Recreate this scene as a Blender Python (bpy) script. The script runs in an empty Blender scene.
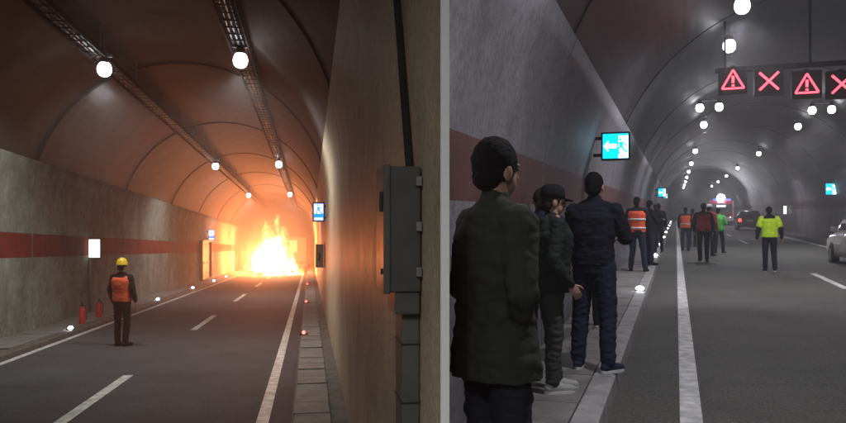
import bpy, bmesh, math, random
import numpy as np
from mathutils import Vector, Matrix, noise as mnoise

random.seed(7)
sc = bpy.context.scene
col = sc.collection

# ------------------------------------------------------------------ camera, world, exposure
F, CXP, HOR = 760.0, 423.0, 230.0          # focal length, centre column and eye level in photo pixels (846 wide)
CAM = Vector((0.0, 0.0, 1.95))
cam_d = bpy.data.cameras.new('camera')
cam = bpy.data.objects.new('camera', cam_d)
col.objects.link(cam)
cam.location = CAM
cam.rotation_euler = (math.radians(90), 0, 0)
cam_d.sensor_width = 36.0
cam_d.lens = F / 846.0 * 36.0
cam_d.shift_y = (HOR - 211.5) / 846.0
cam_d.clip_start = 0.05
cam_d.clip_end = 2000
sc.camera = cam

world = bpy.data.worlds.new('World')
sc.world = world
world.use_nodes = True
wb = world.node_tree.nodes['Background']
wb.inputs[0].default_value = (0.62, 0.66, 0.8, 1)   # night outside: the bores are lit by their own lamps
wb.inputs[1].default_value = 0.012

sc.view_settings.view_transform = 'Standard'
sc.view_settings.look = 'None'
sc.view_settings.exposure = 0.0
sc.view_settings.gamma = 1.0
sc.render.engine = 'CYCLES'
sc.cycles.use_denoising = True
sc.cycles.max_bounces = 6
sc.cycles.diffuse_bounces = 4
sc.cycles.glossy_bounces = 3
sc.cycles.volume_bounces = 0
sc.cycles.sample_clamp_indirect = 6
sc.cycles.caustics_reflective = False
sc.cycles.caustics_refractive = False

LAMP_L, LAMP_R = 470.0, 480.0     # watts of each ceiling lamp
FIRE_W = 11000.0
HAZE = 0.0055
SMOKE = 0.015

# ------------------------------------------------------------------ the two bores
class Bore:
    """s runs along the bore (camera depth), l to the right of the camera, v above the camera."""
    def __init__(self, vpx, vpy, hroad):
        self.a = Vector(((vpx - CXP) / F, 1.0, (HOR - vpy) / F))
        n = math.hypot(1, self.a.x)
        self.r = Vector((1 / n, -self.a.x / n, 0))
        self.rot = -math.atan(self.a.x)
        self.k = n
        self.road = -hroad
    def P(self, s, l, v):
        return CAM + self.a * s + self.r * l + Vector((0, 0, v))
    def on_v(self, px, py, v):
        X, Z = (px - CXP) / F, (HOR - py) / F
        A = np.array([[X, -self.a.x, -self.r.x], [1, -1, -self.r.y], [Z, -self.a.z, 0]])
        t, s, l = np.linalg.solve(A, np.array([0, 0, v]))
        return s, l
    def on_l(self, px, py, l):
        X, Z = (px - CXP) / F, (HOR - py) / F
        A = np.array([[X, -self.a.x, 0], [1, -1, 0], [Z, -self.a.z, -1]])
        t, s, v = np.linalg.solve(A, np.array([l * self.r.x, l * self.r.y, 0]))
        return s, v
    def ground(self, px, s, v):
        X = (px - CXP) / F     # l on the pixel column at depth s
        l = (X - self.a.x) * s / (self.r.x - X * self.r.y)
        return l

BL = Bore(310, 249, 1.95)
BR = Bore(676, 211, 1.65)
XL, XR = 440.6, 449.4      # the dividing wall parts the bores

# ------------------------------------------------------------------ materials
def rgba(c): return (c[0], c[1], c[2], 1)
MATS = {}
def mat(name, color, rough=0.7, metal=0.0, var=0.0, vscale=3.0, bump=0.0, bscale=60.0, second=None, streak=False,
        emit=None, estr=0.0, spec=0.5, coat=0.0, speck=0.0, sscale=60.0, sfac=0.3):
    if name in MATS: return MATS[name]
    m = bpy.data.materials.new(name); m.use_nodes = True
    nt = m.node_tree; b = nt.nodes['Principled BSDF']
    b.inputs['Base Color'].default_value = rgba(color)
    b.inputs['Roughness'].default_value = rough
    b.inputs['Metallic'].default_value = metal
    b.inputs['Specular IOR Level'].default_value = spec
    b.inputs['Coat Weight'].default_value = coat
    if emit:
        b.inputs['Emission Color'].default_value = rgba(emit); b.inputs['Emission Strength'].default_value = estr
    tc = nt.nodes.new('ShaderNodeTexCoord')
    if var > 0:
        n1 = nt.nodes.new('ShaderNodeTexNoise'); n1.inputs['Scale'].default_value = vscale
        n1.inputs['Detail'].default_value = 7; n1.inputs['Roughness'].default_value = 0.62
        nt.links.new(tc.outputs['Object'], n1.inputs['Vector'])
        ramp = nt.nodes.new('ShaderNodeValToRGB')
        ramp.color_ramp.elements[0].position = 0.3; ramp.color_ramp.elements[1].position = 0.7
        lo = [max(0, c * (1 - var)) for c in color]; hi = [min(1, c * (1 + var)) for c in color]
        if second: lo = second
        ramp.color_ramp.elements[0].color = rgba(lo); ramp.color_ramp.elements[1].color = rgba(hi)
        nt.links.new(n1.outputs['Fac'], ramp.inputs['Fac'])
        out = ramp.outputs['Color']
        if streak:     # damp runs, pale lime and soot, coarse patches of repair
            mp = nt.nodes.new('ShaderNodeMapping'); mp.inputs['Scale'].default_value = (1.1, 1.1, 0.16)
            nt.links.new(tc.outputs['Object'], mp.inputs['Vector'])
            n2 = nt.nodes.new('ShaderNodeTexNoise'); n2.inputs['Scale'].default_value = 1.4
            n2.inputs['Detail'].default_value = 6
            nt.links.new(mp.outputs['Vector'], n2.inputs['Vector'])
            r2 = nt.nodes.new('ShaderNodeValToRGB')
            r2.color_ramp.elements[0].position = 0.36; r2.color_ramp.elements[1].position = 0.62
            r2.color_ramp.elements[0].color = (0.55, 0.55, 0.55, 1); r2.color_ramp.elements[1].color = (1.1, 1.1, 1.1, 1)
            nt.links.new(n2.outputs['Fac'], r2.inputs['Fac'])
            mx = nt.nodes.new('ShaderNodeMixRGB'); mx.blend_type = 'MULTIPLY'; mx.inputs['Fac'].default_value = sfac
            nt.links.new(out, mx.inputs['Color1']); nt.links.new(r2.outputs['Color'], mx.inputs['Color2'])
            n3 = nt.nodes.new('ShaderNodeTexNoise'); n3.inputs['Scale'].default_value = 0.55; n3.inputs['Detail'].default_value = 9
            n3.inputs['Roughness'].default_value = 0.7
            nt.links.new(tc.outputs['Object'], n3.inputs['Vector'])
            r3 = nt.nodes.new('ShaderNodeValToRGB')
            r3.color_ramp.elements[0].position = 0.44; r3.color_ramp.elements[1].position = 0.56
            r3.color_ramp.elements[0].color = (0.7, 0.7, 0.7, 1); r3.color_ramp.elements[1].color = (1.08, 1.08, 1.06, 1)
            nt.links.new(n3.outputs['Fac'], r3.inputs['Fac'])
            mx2 = nt.nodes.new('ShaderNodeMixRGB'); mx2.blend_type = 'MULTIPLY'; mx2.inputs['Fac'].default_value = 0.55
            nt.links.new(mx.outputs['Color'], mx2.inputs['Color1']); nt.links.new(r3.outputs['Color'], mx2.inputs['Color2'])
            out = mx2.outputs['Color']
        if speck > 0:     # grains, pits and aggregate
            n4 = nt.nodes.new('ShaderNodeTexNoise'); n4.inputs['Scale'].default_value = sscale; n4.inputs['Detail'].default_value = 3
            n4.inputs['Roughness'].default_value = 0.7
            nt.links.new(tc.outputs['Object'], n4.inputs['Vector'])
            r4 = nt.nodes.new('ShaderNodeMapRange'); r4.inputs['From Min'].default_value = 0.3; r4.inputs['From Max'].default_value = 0.7
            r4.inputs['To Min'].default_value = 1 - speck; r4.inputs['To Max'].default_value = 1 + speck
            nt.links.new(n4.outputs['Fac'], r4.inputs['Value'])
            mx4 = nt.nodes.new('ShaderNodeMixRGB'); mx4.blend_type = 'MULTIPLY'; mx4.inputs['Fac'].default_value = 1
            nt.links.new(out, mx4.inputs['Color1']); nt.links.new(r4.outputs[0], mx4.inputs['Color2']); out = mx4.outputs['Color']
        nt.links.new(out, b.inputs['Base Color'])
        if rough < 0.6:
            mr = nt.nodes.new('ShaderNodeMapRange')
            mr.inputs['To Min'].default_value = max(0.05, rough - 0.12); mr.inputs['To Max'].default_value = min(1, rough + 0.16)
            nt.links.new(n1.outputs['Fac'], mr.inputs['Value']); nt.links.new(mr.outputs['Result'], b.inputs['Roughness'])
    if bump > 0:
        nb = nt.nodes.new('ShaderNodeTexNoise'); nb.inputs['Scale'].default_value = bscale; nb.inputs['Detail'].default_value = 4
        nt.links.new(tc.outputs['Object'], nb.inputs['Vector'])
        bp = nt.nodes.new('ShaderNodeBump'); bp.inputs['Strength'].default_value = bump; bp.inputs['Distance'].default_value = 0.02
        nt.links.new(nb.outputs['Fac'], bp.inputs['Height']); nt.links.new(bp.outputs['Normal'], b.inputs['Normal'])
    MATS[name] = m
    return m

def emis(name, color, strength):
    if name in MATS: return MATS[name]
    m = bpy.data.materials.new(name); m.use_nodes = True
    nt = m.node_tree; nt.nodes.clear()
    e = nt.nodes.new('ShaderNodeEmission'); e.inputs[0].default_value = rgba(color); e.inputs[1].default_value = strength
    o = nt.nodes.new('ShaderNodeOutputMaterial'); nt.links.new(e.outputs[0], o.inputs[0])
    MATS[name] = m
    return m

M_VAULT = mat('vault_concrete', (0.062, 0.057, 0.055), 0.7, var=0.3, vscale=1.3, bump=0.12, bscale=45, streak=True, spec=0.05)
M_VAULTR = mat('vault_concrete_grey', (0.054, 0.052, 0.056), 0.5, var=0.35, vscale=1.1, bump=0.1, bscale=45, streak=True, spec=0.3)
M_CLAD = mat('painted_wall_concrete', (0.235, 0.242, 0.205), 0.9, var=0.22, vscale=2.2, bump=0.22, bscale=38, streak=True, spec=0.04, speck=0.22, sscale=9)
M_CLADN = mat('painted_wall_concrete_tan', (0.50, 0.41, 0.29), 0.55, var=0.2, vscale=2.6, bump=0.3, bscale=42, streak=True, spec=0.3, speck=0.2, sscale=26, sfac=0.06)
M_CLADR = mat('painted_wall_concrete_grey', (0.18, 0.174, 0.187), 0.55, var=0.24, vscale=1.4, bump=0.2, bscale=30, streak=True, spec=0.3, speck=0.25, sscale=14, sfac=0.12)
M_STRIPE = mat('red_wall_paint', (0.21, 0.035, 0.026), 0.85, var=0.25, vscale=2.4, bump=0.15, bscale=30, streak=True, spec=0.04)
M_STRIPER = mat('brown_red_wall_paint', (0.115, 0.045, 0.04), 0.55, var=0.25, vscale=2.4, bump=0.15, bscale=30, streak=True)
M_SHELL = mat('joint_filler', (0.02, 0.018, 0.016), 0.9)
M_ROAD = mat('asphalt', (0.070, 0.073, 0.080), 0.8, var=0.22, vscale=0.7, bump=0.6, bscale=90, spec=0.13, speck=0.55, sscale=48)
M_ROADR = mat('asphalt_right', (0.098, 0.097, 0.083), 0.75, var=0.2, vscale=0.7, bump=0.6, bscale=90, spec=0.2, speck=0.55, sscale=48)
M_PAINT = mat('road_paint', (0.62, 0.62, 0.58), 0.6, var=0.35, vscale=7.0, bump=0.3, bscale=90, second=(0.28, 0.28, 0.27))
M_SLAB = mat('walkway_slab', (0.19, 0.18, 0.165), 0.75, var=0.3, vscale=4.0, bump=0.4, bscale=60)
M_GUT = mat('gutter_concrete', (0.10, 0.092, 0.082), 0.8, var=0.55, vscale=5.0, bump=0.6, bscale=25)
M_KERB = mat('kerb_concrete', (0.30, 0.295, 0.28), 0.75, var=0.3, vscale=4.0, bump=0.4, bscale=60)
M_WHITE = mat('white_wall_paint', (0.82, 0.82, 0.81), 0.55, var=0.05, vscale=3.0, bump=0.1, bscale=40)
M_STEEL = mat('galvanised_steel', (0.22, 0.22, 0.22), 0.5, metal=0.6, var=0.25, vscale=8)
M_DARK = mat('dark_metal', (0.022, 0.022, 0.024), 0.8, spec=0.12, var=0.3, vscale=9)
M_CAB = mat('cabinet_grey_paint_dimmed', (0.060, 0.059, 0.053), 0.5, var=0.18, vscale=7, bump=0.06, bscale=120)  # grey darkened in the colour itself, for the weak light on the cabinet
M_CABL = mat('cabinet_lid_paint_dimmed', (0.078, 0.076, 0.066), 0.5, var=0.18, vscale=7, bump=0.06, bscale=120)  # lid tone darkened likewise, dim light put into the paint
M_BLACK = mat('black_plastic', (0.012, 0.012, 0.013), 0.45)
M_LENSL = emis('lamp_lens_left', (0.95, 0.97, 1.0), 16.0)
M_LENSR = emis('lamp_lens_right', (0.93, 0.95, 1.0), 14.0)
M_LED = emis('kerb_led_white', (0.82, 0.84, 1.0), 45)
M_LEDR = emis('stud_led_red', (1.0, 0.06, 0.04), 14)
M_REDSIG = emis('signal_led_red', (1.0, 0.05, 0.075), 6.0)
M_SIGW = emis('sign_white', (0.9, 1.0, 1.0), 2.4)
M_SIGB = emis('sign_blue', (0.01, 0.28, 1.0), 1.6)
M_SIGC = emis('sign_cyan', (0.0, 0.62, 1.0), 1.7)
M_SIGD = emis('sign_deep_blue', (0.02, 0.08, 0.75), 1.3)
M_LIT = emis('lit_panel_white', (0.9, 1.0, 0.88), 3.0)
M_EXT = mat('extinguisher_red', (0.55, 0.022, 0.018), 0.3, coat=0.4)

# ------------------------------------------------------------------ mesh helpers
def link(name, me, parent=None, loc=None, rotz=None):
    o = bpy.data.objects.new(name, me); col.objects.link(o)
    if parent is not None: o.parent = parent
    if loc is not None: o.location = loc
    if rotz is not None: o.rotation_euler = (0, 0, rotz)
    return o

def obj(name, bm, mats, parent=None, loc=None, rotz=None, smooth=False):
    me = bpy.data.meshes.new(name)
    bmesh.ops.recalc_face_normals(bm, faces=bm.faces)
    if smooth:
        for f in bm.faces: f.smooth = True
    bm.to_mesh(me); bm.free()
    for m in (mats if isinstance(mats, (list, tuple)) else [mats]): me.materials.append(m)
    return link(name, me, parent, loc, rotz)

def tag(o, label=None, cat=None, group=None, kind=None):
    if label: o['label'] = label
    if cat: o['category'] = cat
    if group: o['group'] = group
    if kind: o['kind'] = kind
    return o

def empty(name, loc, rotz=0, **kw):
    o = bpy.data.objects.new(name, None); col.objects.link(o)
    o.location = loc; o.rotation_euler = (0, 0, rotz); o.empty_display_size = 0.2
    return tag(o, **kw)

def dup(root, loc, rotz=None, label=None):
    r = root.copy(); col.objects.link(r); r.location = loc
    if rotz is not None: r.rotation_euler = (0, 0, rotz)
    if label: r['label'] = label
    for ch in list(root.children):
        c = ch.copy(); col.objects.link(c); c.parent = r
        for g in list(ch.children):
            d = g.copy(); col.objects.link(d); d.parent = c
    return r

def box(bm, c, size, rot=None, bevel=0.0, seg=2):
    g = bmesh.ops.create_cube(bm, size=1.0)
    vs = g['verts']
    for v in vs: v.co = Vector((v.co.x * size[0], v.co.y * size[1], v.co.z * size[2]))
    if bevel > 0:
        es = list({e for v in vs for e in v.link_edges})
        r = bmesh.ops.bevel(bm, geom=es, offset=bevel, segments=seg, affect='EDGES', profile=0.5)
        vs = list({v for f in r['faces'] for v in f.verts} | {v for v in vs if v.is_valid})
    mt = Matrix.Translation(Vector(c)) @ (rot.to_4x4() if rot is not None else Matrix.Identity(4))
    bmesh.ops.transform(bm, matrix=mt, verts=vs)
    return vs

def cyl(bm, p, q, r1, r2=None, seg=12, cap=True):
    p, q = Vector(p), Vector(q); r2 = r1 if r2 is None else r2
    d = (q - p); L = d.length
    z = d.normalized()
    x = z.orthogonal().normalized(); y = z.cross(x)
    A = [bm.verts.new(p + (x * math.cos(t) + y * math.sin(t)) * r1) for t in (2 * math.pi * i / seg for i in range(seg))]
    B = [bm.verts.new(q + (x * math.cos(t) + y * math.sin(t)) * r2) for t in (2 * math.pi * i / seg for i in range(seg))]
    for i in range(seg):
        j = (i + 1) % seg; bm.faces.new((A[i], A[j], B[j], B[i]))
    if cap: bm.faces.new(A[::-1]); bm.faces.new(B)

def tube(bm, pts, r, seg=8):
    rings = []
    pts = [Vector(p) for p in pts]
    x = None
    for i, p in enumerate(pts):
        d = (pts[min(i + 1, len(pts) - 1)] - pts[max(i - 1, 0)]).normalized()
        if x is None: x = d.orthogonal().normalized()
        x = (x - d * x.dot(d)).normalized(); y = d.cross(x)
        rr = r[i] if isinstance(r, (list, tuple)) else r
        rings.append([bm.verts.new(p + (x * math.cos(2 * math.pi * k / seg) + y * math.sin(2 * math.pi * k / seg)) * rr) for k in range(seg)])
    for a, b in zip(rings, rings[1:]):
        for k in range(seg):
            j = (k + 1) % seg; bm.faces.new((a[k], a[j], b[j], b[k]))
    bm.faces.new(rings[0][::-1]); bm.faces.new(rings[-1])

def lathe(bm, prof, seg=16, c=(0, 0, 0)):
    c = Vector(c); rings = []
    for r, z in prof:
        rings.append([bm.verts.new(c + Vector((r * math.cos(2 * math.pi * k / seg), r * math.sin(2 * math.pi * k / seg), z))) for k in range(seg)])
    for a, b in zip(rings, rings[1:]):
        for k in range(seg):
            j = (k + 1) % seg; bm.faces.new((a[k], a[j], b[j], b[k]))
    bm.faces.new(rings[0][::-1]); bm.faces.new(rings[-1])

def prism(bm, poly, axis, a, b):
    """poly of 2-D points extruded along axis ('x': poly is (y,z), 'y': poly is (x,z), 'z': poly is (x,y))"""
    def mk(p, t):
        return {'x': (t, p[0], p[1]), 'y': (p[0], t, p[1]), 'z': (p[0], p[1], t)}[axis]
    A = [bm.verts.new(mk(p, a)) for p in poly]; B = [bm.verts.new(mk(p, b)) for p in poly]
    n = len(poly)
    for i in range(n):
        j = (i + 1) % n; bm.faces.new((A[i], A[j], B[j], B[i]))
    bm.faces.new(A[::-1]); bm.faces.new(B)

def sweep(bore, bm, prof, s0, s1, ds, closed=False, mats=None):
    """profile of (l, v) swept along the bore"""
    n = max(1, int(math.ceil((s1 - s0) / ds)))
    prev = None
    for i in range(n + 1):
        s = s0 + (s1 - s0) * i / n
        ring = [bm.verts.new(bore.P(s, l, v)) for l, v in prof]
        if prev:
            m = len(prof)
            for k in range(m if closed else m - 1):
                j = (k + 1) % m
                f = bm.faces.new((prev[k], prev[j], ring[j], ring[k]))
                if mats: f.material_index = mats[k]
        elif closed: bm.faces.new(ring)
        prev = ring
    if closed: bm.faces.new(prev[::-1])

def cut(bm, bore):
    X = ((XL if bore is BL else XR) - CXP) / F
    no = Vector((1, -X, 0)).normalized()
    bmesh.ops.bisect_plane(bm, geom=bm.verts[:] + bm.edges[:] + bm.faces[:], dist=1e-5, plane_co=CAM, plane_no=no,
                           clear_outer=(bore is BL), clear_inner=(bore is BR))
    return len(bm.faces) > 0

# ------------------------------------------------------------------ linings
def section(lc, W, R, v0, base, top, n=44):
    """vault profile from the right-hand wall over the crown to the left-hand wall, as (l, v)"""
    pts = [(lc + W, base), (lc + W, (base + v0) / 2)]
    for i in range(n + 1):
        t = math.pi * i / n
        pts.append((lc + R * math.cos(t), v0 + R * math.sin(t)))
    pts += [(lc - W, (base + v0) / 2), (lc - W, base)]
    return pts

class Sec:
    def __init__(self, lc, R, v0, base, top, st0, st1):
        self.lc, self.R, self.v0, self.base, self.top, self.st = lc, R, v0, base, top, (st0, st1)
    def wall(self, v, side, off=0.0):
        d = self.R if v <= self.v0 else math.sqrt(max(0, self.R ** 2 - (v - self.v0) ** 2))
        return self.lc + side * (d - off)

SL = Sec(-2.97, 3.43, 1.0, -2.05, 2.05, -0.17, 0.38)
SR = Sec(3.08, 4.53, 0.05, -1.75, 1.88, 0.08, 0.54)

def lining(bore, S, start, pitch, count, clad, stripe, nm):
    bm = bmesh.new()
    prof = section(S.lc, S.R + 0.09, S.R + 0.09, S.v0, S.base - 0.1, 0)
    sweep(bore, bm, prof, start, start + pitch * count, pitch)
    cut(bm, bore)
    root = obj(nm, bm, M_SHELL, smooth=True); tag(root, kind='structure')
    for k in range(count):
        a, b = start + k * pitch + 0.022, start + (k + 1) * pitch - 0.022
        bm = bmesh.new()
        # each ring flares a little, so that the next one shows its edge
        pa, pb = (section(S.lc, S.R + d, S.R + d, S.v0, S.base, 0) for d in ((-0.014, 0.016) if bore is BL else (-0.006, 0.008)))
        A = [bm.verts.new(bore.P(a, l, v)) for l, v in pa]; B = [bm.verts.new(bore.P(b, l, v)) for l, v in pb]
        for i in range(len(pa) - 1): bm.faces.new((A[i], A[i + 1], B[i + 1], B[i]))
        # returns of the joint
        for ss, prof in ((a, pa), (b, pb)):
            ri = [bm.verts.new(bore.P(ss, l, v)) for l, v in prof]
            po = section(S.lc, S.R + 0.085, S.R + 0.085, S.v0, S.base, 0)
            ro = [bm.verts.new(bore.P(ss, l, v)) for l, v in po]
            for i in range(len(prof) - 1): bm.faces.new((ri[i], ri[i + 1], ro[i + 1], ro[i]))
        if cut(bm, bore):
            obj('lining_ring', bm, M_VAULT if bore is BL else M_VAULTR, root, smooth=False)
            for f in root.children[-1].data.polygons: f.use_smooth = len(f.vertices) == 4 and f.area > 0.5
        else: bm.free()
        for side in (1, -1):
            bm = bmesh.new()
            vs = [S.base, S.st[0], S.st[1]] + [S.st[1] + (S.top - S.st[1]) * i / 6 for i in range(1, 7)]
            vs = [S.base, (S.base + S.st[0]) / 2] + vs[1:]
            prof = [(S.wall(v, side, 0.05), v) for v in vs] + [(S.wall(S.top, side, -0.05), S.top + 0.012)]
            mi = [0] * (len(prof) - 1); mi[2] = 0 if (bore is BL and side == 1) else 1
            sweep(bore, bm, prof, a, b, pitch, mats=mi)
            # end returns
            for ss in (a, b):
                ri = [bm.verts.new(bore.P(ss, l, v)) for l, v in prof[:-1]]
                ro = [bm.verts.new(bore.P(ss, S.wall(v, side, -0.01), v)) for l, v in prof[:-1]]
                for i in range(len(ri) - 1): bm.faces.new((ri[i], ri[i + 1], ro[i + 1], ro[i]))
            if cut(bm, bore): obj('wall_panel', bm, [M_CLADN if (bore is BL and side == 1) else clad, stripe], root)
            else: bm.free()
    return root

lining_l = lining(BL, SL, -7.0, 8.5, 18, M_CLAD, M_STRIPE, 'left_tunnel_lining')
lining_r = lining(BR, SR, -9.1, 8.5, 32, M_CLADR, M_STRIPER, 'right_tunnel_lining')

def cap(bore, S, s, nm):
    bm = bmesh.new()
    prof = section(S.lc, S.R + 0.05, S.R + 0.05, S.v0, S.base - 0.1, 0)
    bm.faces.new([bm.verts.new(bore.P(s, l, v)) for l, v in prof])
    o = obj(nm, bm, M_VAULT); tag(o, kind='structure')
cap(BL, SL, 145.5, 'left_tunnel_end'); cap(BR, SR, 262.4, 'right_tunnel_end')

# the wall that parts the bores, tapering to a painted nose
bm = bmesh.new()
xa, xb = (XL - CXP) / F, (XR - CXP) / F
prism(bm, [(xa * 2.40, 2.40), (xb * 2.40, 2.40), (xb * 16, 16), (xa * 16, 16)], 'z', -0.6, 8.2)
tag(obj('dividing_wall', bm, M_WHITE), kind='structure')

# ------------------------------------------------------------------ roads, walkways, markings
def strip(bore, name, mat_, l0, l1, v, s0, s1, parent=None, ds=20.0):
    bm = bmesh.new()
    sweep(bore, bm, [(l0, v), (l1, v)], s0, s1, ds)
    if not cut(bm, bore): bm.free(); return None
    return obj(name, bm, mat_, parent)

def kerbed(bore, name, mat_, lk, lw, vr, vt, s0, s1):
    """walkway bed: kerb face at lk, back at lw"""
    bm = bmesh.new()
    d = 0.02 if lw > lk else -0.02
    sweep(bore, bm, [(lk, vr - 0.02), (lk, vt - 0.02), (lk + d, vt), (lw, vt)], s0, s1, 10)
    cut(bm, bore)
    o = obj(name, bm, mat_); tag(o, kind='structure'); return o

# left bore
vl = BL.road
road_l = strip(BL, 'left_road', M_ROAD, -5.40, 0.5, vl, -7, 145); tag(road_l, kind='structure')
strip(BL, 'edge_line', M_PAINT, -5.30, -5.17, vl + 0.004, -5, 145, road_l)
strip(BL, 'edge_line', M_PAINT, -0.60, -0.46, vl + 0.004, -5, 145, road_l)
for s0, s1 in ((-1.5, 1.0), (6.6, 12.2), (18.75, 22.8), (28.8, 33.4), (40, 44.5), (51, 55.5), (62, 66.5)):
    strip(BL, 'lane_dash', M_PAINT, -2.86, -2.71, vl + 0.004, s0, s1, road_l)
walk_ll = kerbed(BL, 'left_walkway', M_GUT, -5.36, -6.45, vl, vl + 0.10, -7, 145)
walk_lr = kerbed(BL, 'right_walkway', M_GUT, -0.20, 0.46, vl, vl + 0.12, -7, 145)
# cover slabs of the cable duct, each its own piece
rs = random.Random(3)
s = 4.0; k = 0
slab_mesh = {}
while s < 62 and k < 120:
    L = 0.62 if s < 24 else 1.25
    bm = bmesh.new()
    dz = rs.uniform(-0.006, 0.008); tl = rs.uniform(-0.004, 0.004)
    g = 0.013 if rs.random() < 0.7 else 0.03
    l0, l1 = -0.175 + rs.uniform(-0.006, 0.006), 0.225 + rs.uniform(-0.006, 0.006)
    top = vl + 0.12 + 0.022 + dz
    prof = [(l0, vl + 0.115), (l0, top - 0.008), (l0 + 0.008, top), (l1 - 0.008, top + tl), (l1, top + tl - 0.008), (l1, vl + 0.115)]
    sweep(BL, bm, prof, s + g, s + L - g, 5, closed=True)
    obj('cover_slab', bm, M_SLAB, walk_lr)
    s += L; k += 1
# left walkway slabs on the far side
s = 15.0; k = 0
while s < 62:
    bm = bmesh.new()
    top = vl + 0.10 + 0.018 + rs.uniform(-0.005, 0.006)
    prof = [(-6.36, vl + 0.09), (-6.36, top), (-5.56, top), (-5.56, vl + 0.09)]
    sweep(BL, bm, prof, s + 0.012, s + 1.188, 5, closed=True)
    obj('cover_slab', bm, M_SLAB, walk_ll)
    s += 1.2

# right bore
vr = BR.road; VW = -1.47
road_r = strip(BR, 'right_road', M_ROADR, -0.6, 6.75, vr, -6, 262); tag(road_r, kind='structure')
strip(BR, 'edge_line', M_PAINT, 0.03, 0.20, vr + 0.004, 0, 200, road_r)
strip(BR, 'edge_line', M_PAINT, 6.25, 6.40, vr + 0.004, 0, 200, road_r)
for (xa_, ya_, xb_, yb_) in ((809, 273.5, 846, 289), (741.5, 240, 751, 243.8), (728, 234, 732.5, 236)):
    sA = BR.on_v(xa_, ya_, vr)[0]; sB = BR.on_v(xb_, yb_, vr)[0]
    strip(BR, 'lane_dash', M_PAINT, 3.30, 3.45, vr + 0.004, min(sA, sB), max(sA, sB), road_r)
for s0 in (83, 98, 113, 128, 143):
    strip(BR, 'lane_dash', M_PAINT, 3.30, 3.45, vr + 0.004, s0, s0 + 5, road_r)
walk_r = kerbed(BR, 'left_walkway', M_GUT, -0.54, -1.50, vr, VW - 0.02, -6, 262)
walk_rr = kerbed(BR, 'right_walkway', M_GUT, 6.70, 7.62, vr, VW, -6, 262)
# kerb stones and slabs
s = 1.6
while s < 46:
    L = 1.0
    bm = bmesh.new(); dz = rs.uniform(-0.004, 0.004)
    prof = [(-0.70, VW - 0.05), (-0.70, VW + dz), (-0.545, VW + dz), (-0.52, VW - 0.02 + dz), (-0.515, vr + 0.003), (-0.56, vr + 0.003)]
    sweep(BR, bm, prof, s + 0.006, s + L - 0.006, 5, closed=True)
    if cut(bm, BR): obj('kerb_stone', bm, M_KERB, walk_r)
    else: bm.free()
    bm = bmesh.new(); dz = rs.uniform(-0.006, 0.004)
    prof = [(-1.47, VW - 0.05), (-1.47, VW + dz), (-0.715, VW + dz), (-0.715, VW - 0.05)]
    sweep(BR, bm, prof, s + 0.01, s + L - 0.01, 5, closed=True)
    if cut(bm, BR): obj('walkway_slab', bm, M_SLAB, walk_r)
    else: bm.free()
    s += L

# ------------------------------------------------------------------ cable trays of the left bore
def tray(l, v, label):
    t = empty('cable_tray', BL.P(2, l, v), 0, label=label, cat='cable tray')
    def w(p): return p - t.location
    for side in (-1, 1):
        bm = bmesh.new()
        prof = [(l + side * 0.17 - 0.012, v), (l + side * 0.17 + 0.012, v), (l + side * 0.17 + 0.012, v + 0.10), (l + side * 0.17 - 0.012, v + 0.10)]
        sweep(BL, bm, prof, 2, 70, 4, closed=True); cut(bm, BL)
        bmesh.ops.translate(bm, vec=-t.location, verts=bm.verts); obj('side_rail', bm, M_DARK, t)
    bm = bmesh.new()
    s = 2.3
    while s < 70:
        c = BL.P(s, l, v + 0.03) - t.location
        box(bm, c, (0.32, 0.03, 0.02), Matrix.Rotation(BL.rot, 3, 'Z')); s += 0.4
    o = obj('rungs', bm, M_DARK, t); o['kind'] = 'stuff'
    for j, (dl, r) in enumerate(((-0.09, 0.035), (0.0, 0.045), (0.08, 0.03))):
        bm = bmesh.new()
        pts = []
        s = 2.0
        while s <= 70:
            pts.append(BL.P(s, l + dl + 0.012 * math.sin(s * 1.7 + j), v + 0.075 + 0.012 * math.sin(s * 2.3 + 2 * j)) - t.location); s += 1.0
        tube(bm, pts, r, 6); obj('cable', bm, M_BLACK, t, smooth=True)
    s = 3.0
    while s < 66:
        for sd in (-1, 1):
            dl = l + sd * 0.17
            vt = SL.v0 + math.sqrt(SL.R ** 2 - (dl - SL.lc) ** 2)
            bm = bmesh.new()
            cyl(bm, BL.P(s, dl, v + 0.05) - t.location, BL.P(s, dl, vt + 0.02) - t.location, 0.012, seg=6)
            obj('hanger_rod', bm, M_STEEL, t)
        s += 3.0
    return t
LVL = 3.74
tray(-1.095 * 3.62 - 0.14, LVL, 'dark cable tray along the lamp row farther from the grey wall cabinet')
tray(-0.354 * 3.62 - 0.02, LVL, 'dark cable tray under the vault along the lamp row on the grey cabinet side')

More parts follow.
